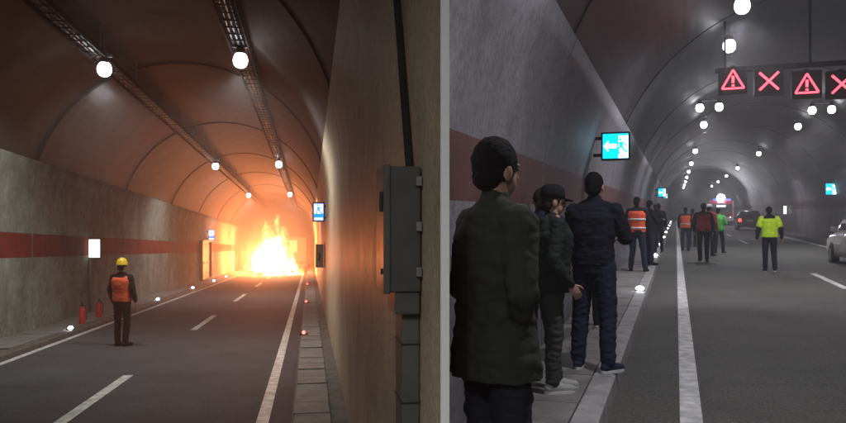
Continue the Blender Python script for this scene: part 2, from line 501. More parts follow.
# ------------------------------------------------------------------ ceiling lamps
def make_lamp(lens, label, group, twin=False, r=0.128):
    t = empty('tunnel_lamp', (0, 0, 0), 0, label=label, cat='lamp', group=group)
    for dx in ((-0.32, 0.32) if twin else (0,)):
        bm = bmesh.new()
        lathe(bm, [(0.05, 0.14), (0.075, 0.12), (0.085, 0.06), (r * 0.72, 0.035), (r * 0.7, 0.02)], 20, (dx, 0, 0))
        obj('housing', bm, M_DARK, t, smooth=True)
        bm = bmesh.new()
        lathe(bm, [(r * 0.66, 0.022), (r * 0.9, -0.02), (r * 1.03, -0.075), (r * 1.05, -0.115), (r * 0.98, -0.16), (r * 0.8, -0.205), (r * 0.5, -0.235), (r * 0.15, -0.245)], 20, (dx, 0, 0))
        obj('lens', bm, lens, t, smooth=True)
    ld = bpy.data.lights.new('lamp_beam', 'SPOT'); ld.energy = LAMP_L if lens is M_LENSL else LAMP_R
    ld.color = (0.97, 0.98, 0.95) if lens is M_LENSL else (0.93, 0.91, 1.0)
    ld.spot_size = math.radians(158); ld.spot_blend = 0.7; ld.shadow_soft_size = 0.13
    lo = bpy.data.objects.new('lamp_beam', ld); col.objects.link(lo); lo.parent = t; lo.location = (0, 0, -0.40)
    bm = bmesh.new(); box(bm, (0, 0, 0.165), (0.76 if twin else 0.3, 0.06, 0.07), bevel=0.01); obj('bracket', bm, M_STEEL, t)
    bm = bmesh.new(); cyl(bm, (0, 0, 0.19), (0, 0, 0.62), 0.02, seg=8); obj('hanger_rod', bm, M_STEEL, t)
    return t
used = {}
def lamp(bore, s, l, v, key, lens, label, group, twin=False):
    if key not in used:
        used[key] = make_lamp(lens, label, group, twin)
        o = used[key]; o.location = bore.P(s, l, v); o.rotation_euler = (0, 0, bore.rot)
    else: dup(used[key], bore.P(s, l, v), bore.rot)
for k in range(-1, 3):
    lamp(BL, 15.4 + 17.4 * k, -1.095 * 3.62, 3.62, 'LL', M_LENSL,
         'round white ceiling lamp over the far lane of the burning tunnel', 'lamps in the row over the far lane of the burning tunnel')
    lamp(BL, 14.35 + 17.4 * k, -0.354 * 3.62, 3.62, 'LR', M_LENSL,
         'round white ceiling lamp over the cabinet-side lane of the burning tunnel', 'lamps in the row on the cabinet side of the burning tunnel')
RL = 'lamps in the row above the walkway-side lane of the crowded tunnel'
RRg = 'lamps in the row above the far lane of the crowded tunnel'
for i, s_ in enumerate((-4.5, 5.0, 13.9, 17.2, 27.2, 32.6, 46.8, 59, 71, 83, 95, 107, 119)):  # first lamp is unseen behind the camera, added to brighten the white nose
    tw = i in (4,)
    lamp(BR, s_, 1.12, 3.75, 'RLt' if tw else 'RL', M_LENSR,
         ('twin-headed' if tw else 'single') + ' white ceiling lamp over the walkway-side lane near red signals', RL, tw)
for i, (px, py) in enumerate(((825, 107), (801, 124), (761, 152), (741, 167), (729, 175), (720, 181), (713.5, 185.5))):
    s_, l_ = BR.on_v(px, py, 3.75)
    tw = i == 0
    lamp(BR, s_, 5.05, 3.75, 'RRt' if tw else 'RR', M_LENSR,
         ('twin-headed' if tw else 'single') + ' white ceiling lamp over the far lane beyond the red signals', RRg, tw)
lamp(BR, 17.2, 5.05, 3.75, 'RR', M_LENSR, '', '')

# ------------------------------------------------------------------ kerb lights
def make_led(m, label, group, name='kerb_light', r=0.055):
    t = empty(name, (0, 0, 0), 0, label=label, cat='kerb light', group=group)
    bm = bmesh.new(); box(bm, (0, 0.02, 0.02), (0.17, 0.10, 0.04), bevel=0.012); obj('housing', bm, M_DARK, t)
    bm = bmesh.new(); lathe(bm, [(r, 0.03), (r, 0.055), (r * 0.7, 0.082), (r * 0.3, 0.092)], 12); obj('lens', bm, m, t, smooth=True)
    return t
first = True
for (px, py) in ((67, 328), (168, 299), (208, 287.5), (229, 280.5), (240, 276.5)):
    s_, l_ = BL.on_v(px, py, vl + 0.15)
    p = BL.P(s_, -5.46, vl + 0.10)
    if first: ledL = make_led(M_LED, 'small white light on the kerb at the foot of the red-striped wall', 'white kerb lights by the red-striped wall'); ledL.location = p; ledL.rotation_euler = (0, 0, BL.rot); first = False
    else: dup(ledL, p, BL.rot)
first = True
for (px, py) in ((302, 335), (305.5, 303), (307.5, 285), (308, 276)):
    s_, l_ = BL.on_v(px, py, vl + 0.15)
    p = BL.P(s_, -0.13, vl + 0.145)
    if first: ledS = make_led(M_LEDR, 'tiny red light stud on the duct cover slabs', 'red light studs on the cover slabs', 'light_stud', 0.035); ledS.location = p; ledS.rotation_euler = (0, 0, BL.rot); first = False
    else: dup(ledS, p, BL.rot)
first = True
for (px, py) in ((639, 288), (655, 255), (660.5, 244), (664.5, 237), (667.3, 232), (669.2, 228.2), (670.6, 225.4), (671.6, 223.2), (672.4, 221.4)):
    s_, l_ = BR.on_v(px, py, VW + 0.06)
    p = BR.P(s_, -0.63, VW + 0.004)
    if first: ledR = make_led(M_LED, 'glaring white light on the kerb of the walkway where people stand', 'white kerb lights along the crowded walkway', r=0.075); ledR.location = p; ledR.rotation_euler = (0, 0, BR.rot); first = False
    else: dup(ledR, p, BR.rot)

# ------------------------------------------------------------------ lit signs
def figure(bm, x, z, h, y):
    """a little running figure of flat bars"""
    def bar(a, b, w):
        a, b = Vector((a[0], 0, a[1])), Vector((b[0], 0, b[1])); d = (b - a); n = Vector((-d.z, 0, d.x)).normalized() * w / 2
        vs = [bm.verts.new(Vector((x, y, z)) + (q * h)) for q in (a - n, b - n, b + n, a + n)]; bm.faces.new(vs)
    bar((0.0, 0.55), (-0.03, 0.78), 0.2); bar((-0.06, 0.84), (-0.06, 0.98), 0.14)
    bar((0.0, 0.55), (-0.2, 0.35), 0.11); bar((-0.2, 0.35), (-0.12, 0.08), 0.1)
    bar((0.02, 0.55), (0.14, 0.3), 0.11); bar((0.14, 0.3), (0.34, 0.22), 0.1)
    bar((-0.03, 0.76), (-0.24, 0.62), 0.08); bar((0.0, 0.76), (0.2, 0.68), 0.08); bar((0.2, 0.68), (0.26, 0.54), 0.08)

def quad(bm, x0, x1, z0, z1, y):
    bm.faces.new([bm.verts.new(q) for q in ((x0, y, z0), (x1, y, z0), (x1, y, z1), (x0, y, z1))])

def exit_sign(bore, p, w, h, label, side, tall=False):
    """faces back down the bore; side = wall it hangs on (+1 right)"""
    t = empty('exit_sign', p, bore.rot, label=label, cat='sign')
    bm = bmesh.new(); box(bm, (0, 0.06, h / 2), (w, 0.11, h), bevel=0.015); obj('housing', bm, M_BLACK, t)
    a, b = w / 2 - 0.028, h
    bm = bmesh.new(); quad(bm, -a, a, 0.03, h - 0.03, 0.0); obj('lit_panel', bm, M_SIGC if not tall else M_SIGB, t)
    bm = bmesh.new()
    if tall:
        quad(bm, -a + 0.015, a - 0.015, h * 0.42, h - 0.045, -0.003)
        quad(bm, -a + 0.02, a - 0.02, 0.045, h * 0.2, -0.003)
        obj('pictogram_panel', bm, M_SIGW, t)
        bm = bmesh.new(); figure(bm, 0.0, h * 0.30, h * 0.6, -0.006); obj('running_figure', bm, M_SIGB, t)
    else:
        quad(bm, w * 0.10, a - 0.004, 0.035, h * 0.86, -0.003)                       # door
        obj('door_symbol', bm, M_SIGW, t)
        bm = bmesh.new(); figure(bm, w * 0.20, h * 0.16, h * 0.62, -0.006); obj('running_figure', bm, M_SIGC, t)
        bm = bmesh.new()
        quad(bm, -w * 0.28, w * 0.04, h * 0.42, h * 0.58, -0.003)
        bm.faces.new([bm.verts.new(q) for q in ((-a + 0.01, -0.003, h * 0.5), (-w * 0.24, -0.003, h * 0.30), (-w * 0.24, -0.003, h * 0.70))])
        obj('arrow', bm, M_SIGW, t)
    for zf in (0.8, 0.2):
        bm = bmesh.new(); box(bm, (side * (w / 2 + 0.05), 0.07, h * zf), (0.16, 0.04, 0.05)); obj('bracket', bm, M_DARK, t)
    return t
def sign_at(bore, px, py, s, w, h, label, side, tall=False):
    X, Z = (px - CXP) / F, (HOR - py) / F
    l = bore.ground(px, s, 0); y = s + l * bore.r.y
    exit_sign(bore, Vector((X * y, y, CAM.z + Z * y - h / 2)), w, h, label, side, tall)
sign_at(BL, 318.6, 212, 19.5, 0.31, 0.50, 'tall lit blue and white sign on the wall beyond the grey cabinet', 1, True)
sign_at(BL, 211.5, 235, 48, 0.40, 0.66, 'small lit blue sign on the red-striped wall before the fire', -1, True)
sign_at(BR, 615.5, 146, 12.0, 0.46, 0.46, 'large square lit cyan sign with a white arrow above the waiting men', -1)
sign_at(BR, 662, 192.5, 36, 0.40, 0.44, 'small lit blue sign far along the crowded walkway wall', -1)
sign_at(BR, 665.5, 196, 52, 0.30, 0.36, 'tiny lit blue sign farthest along the crowded walkway wall', -1)
sR, _ = BR.on_l(831, 189, 7.25)
sign_at(BR, 831, 189, sR, 0.52, 0.60, 'lit pale blue square sign on the wall above the white car', 1)

def wall_light(bore, px, py, l, w, h, label, side, conduit=None):
    s, v = bore.on_l(px, py, l)
    t = empty('wall_light', bore.P(s, l, v - h / 2), bore.rot, label=label, cat='wall light')
    bm = bmesh.new(); box(bm, (0, 0.05, h / 2), (w + 0.04, 0.10, h + 0.05), bevel=0.02); obj('housing', bm, M_DARK, t)
    bm = bmesh.new(); box(bm, (0, -0.012, h / 2), (w, 0.025, h), bevel=0.01); obj('lit_panel', bm, M_LIT, t)
    bm = bmesh.new(); box(bm, (side * (w / 2 + 0.06), 0.06, h / 2), (0.12, 0.05, h * 0.7)); obj('bracket', bm, M_STEEL, t)
    if conduit:
        bm = bmesh.new(); lw = side * 0.15
        tube(bm, [(lw, 0.1, -0.02), (lw, 0.1, -0.4), (lw + 0.0, 0.08, -0.8), (lw, 0.12, -conduit)], 0.035, 8)
        obj('conduit', bm, M_STEEL, t, smooth=True)
    return s
s_wl = wall_light(BL, 94.5, 248.5, -6.18, 0.30, 0.52, 'white lit panel over the extinguishers on the red-striped wall', -1, 1.55)
wall_light(BR, 785, 210, 7.35, 0.2, 0.55, 'small white wall lamp beyond the yellow-vested man', 1)

# ------------------------------------------------------------------ extinguishers
def extinguisher(px, py, label, h=0.52):
    s, l = BL.on_v(px, py, vl + 0.10 + 0.018)
    l = max(l, -6.25)
    t = empty('fire_extinguisher', BL.P(s, l, vl + 0.118), BL.rot + 0.4, label=label, cat='extinguisher')
    k = h / 0.55
    bm = bmesh.new()
    lathe(bm, [(0.07 * k, 0), (0.078 * k, 0.02 * k), (0.078 * k, 0.36 * k), (0.066 * k, 0.40 * k), (0.035 * k, 0.43 * k), (0.028 * k, 0.455 * k)], 16)
    obj('cylinder', bm, M_EXT, t, smooth=True)
    bm = bmesh.new(); box(bm, (0, 0, 0.475 * k), (0.05, 0.05, 0.04), bevel=0.006)
    box(bm, (0, -0.05, 0.51 * k), (0.025, 0.15, 0.014), Matrix.Rotation(0.25, 3, 'X')); box(bm, (0, -0.05, 0.54 * k), (0.025, 0.16, 0.014), Matrix.Rotation(-0.1, 3, 'X'))
    obj('valve', bm, M_BLACK, t)
    bm = bmesh.new(); tube(bm, [(0, 0.03, 0.47 * k), (0.05, 0.06, 0.47 * k), (0.1, 0.05, 0.38 * k), (0.1, 0.02, 0.2 * k), (0.095, 0.0, 0.1 * k)], 0.011, 6)
    obj('hose', bm, M_BLACK, t, smooth=True)
extinguisher(82, 323.5, 'bright red fire extinguisher standing nearer the kerb on the walkway')
extinguisher(99, 317.5, 'dark red fire extinguisher against the wall under the white lit panel')

# ------------------------------------------------------------------ doors and call box on the left bore's walls
def niche_door(s0, w, h, label):
    l = -6.36
    t = empty('emergency_door', BL.P(s0, l, vl + 0.10), BL.rot, label=label, cat='door')
    y0, y1 = 0, w * BL.k
    fm = mat('door_frame_paint', (0.10, 0.03, 0.025), 0.5, var=0.2)
    for nm_, c, sz in (('door_jamb', (0.10, y0 + 0.06, h / 2), (0.24, 0.12, h)), ('door_jamb', (0.10, y1 - 0.06, h / 2), (0.24, 0.12, h)),
                       ('door_head', (0.10, (y0 + y1) / 2, h + 0.06), (0.26, y1 - y0 + 0.04, 0.14))):
        bm = bmesh.new(); box(bm, c, sz, bevel=0.01); obj(nm_, bm, fm, t)
    for k in range(2):
        yc = y0 + 0.12 + (y1 - y0 - 0.24) * (k + 0.5) / 2
        bm = bmesh.new(); box(bm, (0.06, yc, h / 2 - 0.01), (0.05, (y1 - y0 - 0.24) / 2 - 0.02, h - 0.04), bevel=0.008)
        d = obj('door_leaf', bm, mat('door_leaf_paint', (0.022, 0.012, 0.012), 0.6, var=0.2), t)
        bm = bmesh.new(); box(bm, (0.105, yc + (0.25 if k == 0 else -0.25), 1.0), (0.05, 0.03, 0.16)); obj('handle', bm, M_STEEL, d)
niche_door(45.0, 4.2, 2.25, 'dark red double door in the wall under the small blue sign')
niche_door(66.0, 3.2, 2.25, 'double door in the wall glaring with firelight beside the flames')

s_cb, v_cb = BL.on_l(320, 262, 0.30)
t = empty('call_box', BL.P(22.5, 0.44, -0.55), BL.rot, label='pale emergency call box with handset on the wall under the tall lit sign', cat='call box')
m_cb = mat('call_box_paint', (0.42, 0.36, 0.28), 0.5, var=0.15)
for nm_, c, sz in (('back_plate', (-0.07, 0.2, 0.33), (0.05, 0.44, 0.68)), ('hood', (-0.17, 0.2, 0.67), (0.22, 0.46, 0.03)),
                   ('side_plate', (-0.17, -0.01, 0.33), (0.22, 0.02, 0.66)), ('shelf', (-0.17, 0.2, 0.03), (0.22, 0.44, 0.03))):
    bm = bmesh.new(); box(bm, c, sz, bevel=0.006); obj(nm_, bm, m_cb, t)
bm = bmesh.new(); tube(bm, [(-0.19, -0.05, 0.22), (-0.16, -0.06, 0.27), (-0.15, -0.06, 0.38), (-0.19, -0.05, 0.43)], [0.03, 0.02, 0.02, 0.03], 8)
obj('handset', bm, M_BLACK, t, smooth=True)

# ------------------------------------------------------------------ grey cabinet on the near wall
S0, S1 = 2.74, 3.04
lw = 0.408
zb, zt = -0.160, 0.303
t = empty('wall_cabinet', BL.P(S0, lw, zb), BL.rot, label='grey steel electrical cabinet on the wall above a cable duct', cat='cabinet')
D = (S1 - S0) * BL.k; H = zt - zb; W = 0.115
# boxes are in the bore's frame: x from the wall (negative = into the tunnel), y away
tilt = Matrix.Rotation(math.radians(0.0), 3, 'Y')
bm = bmesh.new(); box(bm, (-W / 2 - 0.004, D / 2, H / 2), (W, D, H), bevel=0.006); obj('case', bm, M_CAB, t)
bm = bmesh.new(); box(bm, (-W - 0.014, D / 2, H / 2), (0.026, D + 0.014, H + 0.012), bevel=0.006, seg=3); dr = obj('door', bm, M_CABL, t)
bm = bmesh.new(); box(bm, (-W - 0.032, 0.05, H * 0.72), (0.014, 0.022, 0.075), bevel=0.005); obj('latch', bm, M_BLACK, dr)
bm = bmesh.new(); cyl(bm, (-W - 0.026, 0.05, H * 0.16), (-W - 0.034, 0.05, H * 0.16), 0.011); obj('latch', bm, M_BLACK, dr)
for zz in (0.16, 0.52, 0.88):
    bm = bmesh.new(); box(bm, (-0.012, -0.008, H * zz), (0.022, 0.018, 0.035), bevel=0.003); obj('hinge', bm, M_STEEL, t)
bm = bmesh.new(); box(bm, (-W * 0.45, D / 2, -0.042), (W * 0.80, D * 0.92, 0.084), bevel=0.006); obj('gland_box', bm, M_CAB, t)
bm = bmesh.new(); box(bm, (-W * 0.30, D / 2 + 0.01, -0.086 - 0.45), (W * 0.58, D * 0.7, 0.90), bevel=0.004); du = obj('cable_duct', bm, M_CABL, t)
for zz in (-0.2, -0.42, -0.66):
    bm = bmesh.new(); box(bm, (-W * 0.30, D / 2 + 0.01, zz), (W * 0.58 + 0.006, D * 0.7 + 0.006, 0.006)); obj('duct_joint', bm, M_BLACK, du)
bm = bmesh.new(); box(bm, (-W * 0.30, D / 2, -1.21), (W * 0.9, D * 0.9, 0.45), bevel=0.004); obj('duct_foot', bm, M_CAB, t)
bm = bmesh.new()
pts = []
for i in range(15):
    v = zt - 0.03 + i * 0.16
    lo = SL.wall(v, 1, 0.068) - lw
    pts.append(Vector((lo - 0.005, D * 0.55 + 0.16 * i * 0.55, v - zb)))
tube(bm, pts, 0.017, 8); obj('riser_conduit', bm, M_DARK, t, smooth=True)

# ------------------------------------------------------------------ lane signals in the right bore
sg = 16.3
t = empty('sign_gantry', BR.P(sg + 0.35, 2.5, 3.02), BR.rot, label='dark horizontal beam carrying the red lane signals under the vault', cat='gantry')
bm = bmesh.new(); box(bm, (0.15, 0, 0), (3.7, 0.10, 0.10), bevel=0.01); obj('beam', bm, M_DARK, t)
for x in (-1.5, 0.15, 1.8):
    dl = 2.5 + x
    vt = SR.v0 + math.sqrt(SR.R ** 2 - (dl - SR.lc) ** 2)
    bm = bmesh.new(); cyl(bm, (x, 0, 0.05), (x, 0, vt - 3.02 + 0.02), 0.025, seg=8); obj('hanger_rod', bm, M_DARK, t)
def bar2(bm, a, b, w, y=0.0, th=0.015):
    a, b = Vector((a[0], y, a[1])), Vector((b[0], y, b[1])); d = b - a
    ang = math.atan2(d.z, d.x)
    box(bm, (a + b) / 2, (d.length, th, w), Matrix.Rotation(-ang, 3, 'Y'))
for i, px in enumerate((733, 769, 807, 842)):
    py = (80, 81, 84, 84)[i]
    l = BR.ground(px, sg, 0); y = sg + l * BR.r.y
    p = Vector(((px - CXP) / F * y, y, CAM.z + (HOR - py) / F * y))
    tri = i in (0, 2)
    lab = ('red lit triangle lane signal with exclamation bar, ' + ('at the walkway end of the beam' if i == 0 else 'between the two red crosses')) if tri else \
          ('red lit cross lane signal ' + ('between the two warning triangles' if i == 1 else 'past the second warning triangle'))
    t = empty('lane_signal', p, BR.rot, label=lab, cat='lane signal', group='red lane signals on the beam')
    bm = bmesh.new(); box(bm, (0, 0.09, 0), (0.56, 0.16, 0.56), bevel=0.015); obj('housing', bm, mat('signal_housing', (0.008, 0.008, 0.009), 0.85, spec=0.15), t)
    bm = bmesh.new(); box(bm, (0, 0.21, 0.28), (0.08, 0.26, 0.08)); obj('bracket', bm, M_DARK, t)
    if tri:
        T = [(-0.215, -0.175), (0.215, -0.175), (0.0, 0.21)]
        for k in range(3):
            bm = bmesh.new(); bar2(bm, T[k], T[(k + 1) % 3], 0.036, -0.002 - 0.002 * k); obj('triangle_side', bm, M_REDSIG, t)
        bm = bmesh.new(); bar2(bm, (0, -0.06), (0, 0.085), 0.05, -0.002); obj('exclamation_bar', bm, M_REDSIG, t)
        bm = bmesh.new(); bar2(bm, (0, -0.135), (0, -0.095), 0.05, -0.002); obj('exclamation_dot', bm, M_REDSIG, t)
    else:
        bm = bmesh.new(); bar2(bm, (-0.18, -0.18), (0.18, 0.18), 0.042, -0.002); obj('cross_bar', bm, M_REDSIG, t)
        bm = bmesh.new(); bar2(bm, (-0.18, 0.18), (0.18, -0.18), 0.042, -0.005); obj('cross_bar', bm, M_REDSIG, t)

# ------------------------------------------------------------------ people
def capsule(bm, p, q, r1, r2, seg=14, flat=1.0, flatdir=None):
    p, q = Vector(p), Vector(q); d = q - p; L = d.length
    z = d.normalized() if L > 1e-6 else Vector((0, 0, 1))
    x = z.orthogonal().normalized(); y = z.cross(x)
    prof = []
    for i in range(1, 5):
        t = math.pi / 2 * (1 - i / 4); prof.append((-math.sin(t) * r1, math.cos(t) * r1))
    for i in range(0, 4):
        t = math.pi / 2 * i / 4; prof.append((L + math.sin(t) * r2, math.cos(t) * r2))
    rings = []
    for h, r in prof:
        rings.append([bm.verts.new(p + z * h + (x * math.cos(2 * math.pi * k / seg) + y * math.sin(2 * math.pi * k / seg)) * r) for k in range(seg)])
    a = bm.verts.new(p - z * r1); b = bm.verts.new(q + z * r2)
    for A, B in zip(rings, rings[1:]):
        for k in range(seg):
            j = (k + 1) % seg; bm.faces.new((A[k], A[j], B[j], B[k]))
    for k in range(seg):
        j = (k + 1) % seg
        bm.faces.new((a, rings[0][j], rings[0][k])); bm.faces.new((b, rings[-1][k], rings[-1][j]))

def ell(bm, c, r, rot=None, seg=18):
    g = bmesh.ops.create_uvsphere(bm, u_segments=seg, v_segments=12, radius=1.0)
    mt = Matrix.Translation(Vector(c)) @ (rot.to_4x4() if rot is not None else Matrix.Identity(4)) @ Matrix.Diagonal((r[0], r[1], r[2], 1))
    bmesh.ops.transform(bm, matrix=mt, verts=g['verts'])

def loft(bm, rings, seg=24):
    R = []
    for (c, rx, ry) in rings:
        R.append([bm.verts.new(Vector(c) + Vector((rx * math.copysign(abs(math.cos(t)) ** 0.85, math.cos(t)), ry * math.copysign(abs(math.sin(t)) ** 0.85, math.sin(t)), 0)))
                  for t in (2 * math.pi * k / seg for k in range(seg))])
    for A, B in zip(R, R[1:]):
        for k in range(seg):
            j = (k + 1) % seg; bm.faces.new((A[k], A[j], B[j], B[k]))
    bm.faces.new(R[0][::-1]); bm.faces.new(R[-1])

def fuse(name, bm, m, parent, voxel, smooth=5, folds=0.0, fscale=9.0, seed=0, clip=None):
    """one continuous surface grown from overlapping shapes"""
    bmesh.ops.recalc_face_normals(bm, faces=bm.faces)
    me = bpy.data.meshes.new('tmp'); bm.to_mesh(me); bm.free()
    o = bpy.data.objects.new('tmp', me); col.objects.link(o)
    md = o.modifiers.new('r', 'REMESH'); md.mode = 'VOXEL'; md.voxel_size = voxel; md.adaptivity = 0
    ms = o.modifiers.new('s', 'SMOOTH'); ms.iterations = smooth; ms.factor = 0.5
    dg = bpy.context.evaluated_depsgraph_get(); dg.update()
    me2 = bpy.data.meshes.new_from_object(o.evaluated_get(dg))
    bpy.data.objects.remove(o); bpy.data.meshes.remove(me)
    if folds > 0 or clip:
        b2 = bmesh.new(); b2.from_mesh(me2)
        if folds > 0:
            b2.normal_update()
            for v in b2.verts:
                q = Vector((v.co.x * 0.8, v.co.y * 0.8, v.co.z * 1.5)) * fscale + Vector((seed * 3.1, seed * 1.7, 0))
                n = mnoise.noise(q) + 0.5 * mnoise.noise(q * 2.3)
                n = abs(n) * 1.2 - 0.35
                v.co += v.normal * n * folds
        b2.to_mesh(me2); b2.free()
    me2.materials.clear(); me2.materials.append(m)
    for p in me2.polygons: p.use_smooth = True
    me2.name = name
    return link(name, me2, parent)

SKIN = mat('skin', (0.42, 0.24, 0.17), 0.55, var=0.08, vscale=20)
HAIR = mat('dark_hair', (0.010, 0.009, 0.009), 0.75, bump=0.8, bscale=220, spec=0.12)
HAIRB = mat('brown_hair', (0.05, 0.028, 0.018), 0.75, bump=0.8, bscale=220, spec=0.12)
SOLE = mat('shoe_sole_white', (0.62, 0.62, 0.6), 0.6)
def cloth(name, c, rough=0.85): return mat('cloth_' + name, c, rough, var=0.14, vscale=14, bump=0.35, bscale=350, spec=0.2)

def person(label, loc, heading, H, o, pose=None, voxel=0.014, seed=0):
    """o: outfit; figure is modelled 1.75 m tall facing +Y, then scaled"""
    pose = pose or {}
    root = empty('person', loc, heading, label=label, cat='person', group=o.get('group'))
    k = H / 1.75; root.scale = (k, k, k)
    V = Vector
    lean = pose.get('lean', 0.0)       # forward shift of the shoulders
    def tz(z): return lean * max(0, (z - 0.95)) / 0.5
    sh = pose.get('sh', 0.185)
    tw = math.radians(pose.get('twist', 0))   # shoulder twist
    arms, legs = {}, {}
    for sgn, nm in ((-1, 'L'), (1, 'R')):
        S_ = V((sgn * sh * math.cos(tw), sgn * sh * math.sin(tw) + tz(1.42), 1.41))
        E = V(pose.get('el' + nm, (sgn * 0.245, -0.03, 1.14))); Wr = V(pose.get('wr' + nm, (sgn * 0.25, 0.04, 0.90)))
        arms[nm] = (S_, E, Wr)
        hip = V((sgn * 0.092, 0, 0.92)); kn = V(pose.get('kn' + nm, (sgn * 0.105, 0.02, 0.50))); an = V(pose.get('an' + nm, (sgn * 0.11, -0.02, 0.085)))
        legs[nm] = (hip, kn, an, math.radians(pose.get('foot' + nm, -sgn * 8)))
    fat = o.get('fat', 1.0)
    torso = [(0.90, .155, .11), (1.0, .152, .112), (1.10, .145, .108), (1.24, .165, .118), (1.35, .18, .115), (1.42, .135, .085), (1.465, .070, .062), (1.51, .054, .054)]
    def T(extra, z0=0, z1=9, f=1.0):
        return [((0, tz(z), z), (rx * fat + extra) * f, (ry * fat + extra) * f) for z, rx, ry in torso if z0 <= z <= z1]
    hyaw, hpit = math.radians(pose.get('yaw', 0)), math.radians(pose.get('pitch', 0))
    HR = Matrix.Rotation(hyaw, 3, 'Z') @ Matrix.Rotation(hpit, 3, 'X')
    piv = V((0, tz(1.5), 1.52))
    def hd(p): return piv + HR @ (V(p) - V((0, 0, 1.52)))
    # ---- body: one continuous figure
    bm = bmesh.new()
    loft(bm, T(0))
    capsule(bm, (0, tz(1.5), 1.46), hd((0, 0.005, 1.57)), 0.06, 0.054)
    ell(bm, hd((0, -0.002, 1.648)), (0.074, 0.094, 0.098), HR)
    ell(bm, hd((0, 0.038, 1.588)), (0.057, 0.06, 0.068), HR)
    ell(bm, hd((0, 0.06, 1.548)), (0.03, 0.03, 0.022), HR)
    capsule(bm, hd((0, 0.092, 1.632)), hd((0, 0.112, 1.603)), 0.010, 0.015)
    for sg_ in (-1, 1):
        ell(bm, hd((sg_ * 0.076, -0.005, 1.613)), (0.012, 0.024, 0.034), HR)
        ell(bm, hd((sg_ * 0.03, 0.082, 1.652)), (0.024, 0.014, 0.009), HR)
    ell(bm, hd((0, 0.092, 1.573)), (0.024, 0.012, 0.012), HR)
    for nm in 'LR':
        sgn = -1 if nm == 'L' else 1
        S_, E, Wr = arms[nm]
        capsule(bm, S_, E, 0.056, 0.042); capsule(bm, E, Wr, 0.042, 0.029)
        if not o.get('nohands'):
            d = V(pose.get('hd' + nm, tuple((Wr - E).normalized()))).normalized()
            fw = V((0, 1, 0)); fw = (fw - d * fw.dot(d))
            if fw.length < 0.2: fw = V((0, 0, 1)) - d * d.z
            fw.normalize(); pn = d.cross(fw).normalized() * sgn       # pn: roughly towards the body
            rot = Matrix((fw, pn, d)).transposed()
            pc = Wr + d * 0.055
            ell(bm, pc, (0.042, 0.017, 0.055), rot)
            curl = pose.get('curl', 0.6)
            inw = -V((sgn, 0, 0)); inw = (inw - d * inw.dot(d)); 
            inw = inw.normalized() if inw.length > 0.1 else pn
            for j, (off, L1) in enumerate(((0.030, 0.068), (0.011, 0.076), (-0.009, 0.070), (-0.028, 0.055))):
                b0 = Wr + d * 0.088 + fw * off
                m1 = b0 + (d * math.cos(curl * 0.5) + inw * math.sin(curl * 0.5)) * L1 * 0.55
                t1 = m1 + (d * math.cos(curl * 1.4) + inw * math.sin(curl * 1.4)) * L1 * 0.5
                capsule(bm, b0, m1, 0.0092, 0.0085, seg=8); capsule(bm, m1, t1, 0.0085, 0.0075, seg=8)
            b0 = Wr + d * 0.03 + fw * 0.03
            m1 = b0 + (fw * 0.7 + d * 0.75).normalized() * 0.042
            t1 = m1 + (fw * 0.25 + d * 0.95).normalized() * 0.03
            capsule(bm, b0, m1, 0.0125, 0.0105, seg=8); capsule(bm, m1, t1, 0.0105, 0.0085, seg=8)
        hip, kn, an, ft = legs[nm]
        capsule(bm, hip, kn, 0.08, 0.052); capsule(bm, kn, an, 0.05, 0.036)
        f = V((math.sin(-ft), math.cos(ft), 0))
        capsule(bm, an + V((0, 0, -0.03)), an + f * 0.13 + V((0, 0, -0.045)), 0.032, 0.026)
    fuse('body', bm, o.get('skin', SKIN), root, voxel * 0.62 if voxel < 0.012 else voxel, 3)
    # ---- trousers
    bm = bmesh.new()
    loft(bm, [((0, 0, 0.86), .165 * fat, .118 * fat), ((0, 0, 0.95), .17 * fat, .128 * fat), ((0, tz(1.03), 1.03), .160 * fat, .122 * fat)])
    wd = o.get('leg', 1.0)
    for nm in 'LR':
        hip, kn, an, ft = legs[nm]
        capsule(bm, hip + V((0, 0, 0.0)), kn, 0.098 * wd, 0.074 * wd)
        mid = kn.lerp(an, 0.5) + V((0, -0.012, 0))
        capsule(bm, kn, mid, 0.073 * wd, 0.068 * wd); capsule(bm, mid, an + V((0, 0, 0.02)), 0.068 * wd, 0.062 * wd)
    fuse('trousers', bm, o['trousers'], root, voxel, 4, o.get('fold', 0.012), 11, seed + 1)
    # ---- shoes
    for nm in 'LR':
        hip, kn, an, ft = legs[nm]
        f = V((math.sin(-ft), math.cos(ft), 0)); x = V((f.y, -f.x, 0))
        base = V((an.x, an.y, an.z - 0.085)); pit = pose.get('toe' + nm, 0.0)
        bm = bmesh.new()
        capsule(bm, base - f * 0.035 + V((0, 0, 0.05)), base + f * 0.05 + V((0, 0, 0.055)), 0.042, 0.045)
        capsule(bm, base + f * 0.04 + V((0, 0, 0.05)), base + f * 0.165 + V((0, 0, 0.034 - pit)), 0.044, 0.036)
        capsule(bm, base - f * 0.02 + V((0, 0, 0.06)), base - f * 0.012 + V((0, 0, 0.10)), 0.042, 0.044)
        s_ = fuse('shoe', bm, o['shoe'], root, min(voxel, 0.01), 3)
        bm = bmesh.new()
        pts = []
        for i in range(20):
            t_ = 2 * math.pi * i / 20
            a_ = math.cos(t_); w_ = 0.049 - 0.006 * (a_ < -0.3)
            pts.append(base + f * (0.062 + 0.142 * a_) + x * (w_ * math.sin(t_)))
        A = [bm.verts.new(p + V((0, 0, 0.0))) for p in pts]; B = [bm.verts.new(p + V((0, 0, 0.026))) for p in pts]
        for i in range(20): bm.faces.new((A[i], A[(i + 1) % 20], B[(i + 1) % 20], B[i]))
        bm.faces.new(A[::-1]); bm.faces.new(B)
        obj('sole', bm, o.get('sole', SOLE), s_)
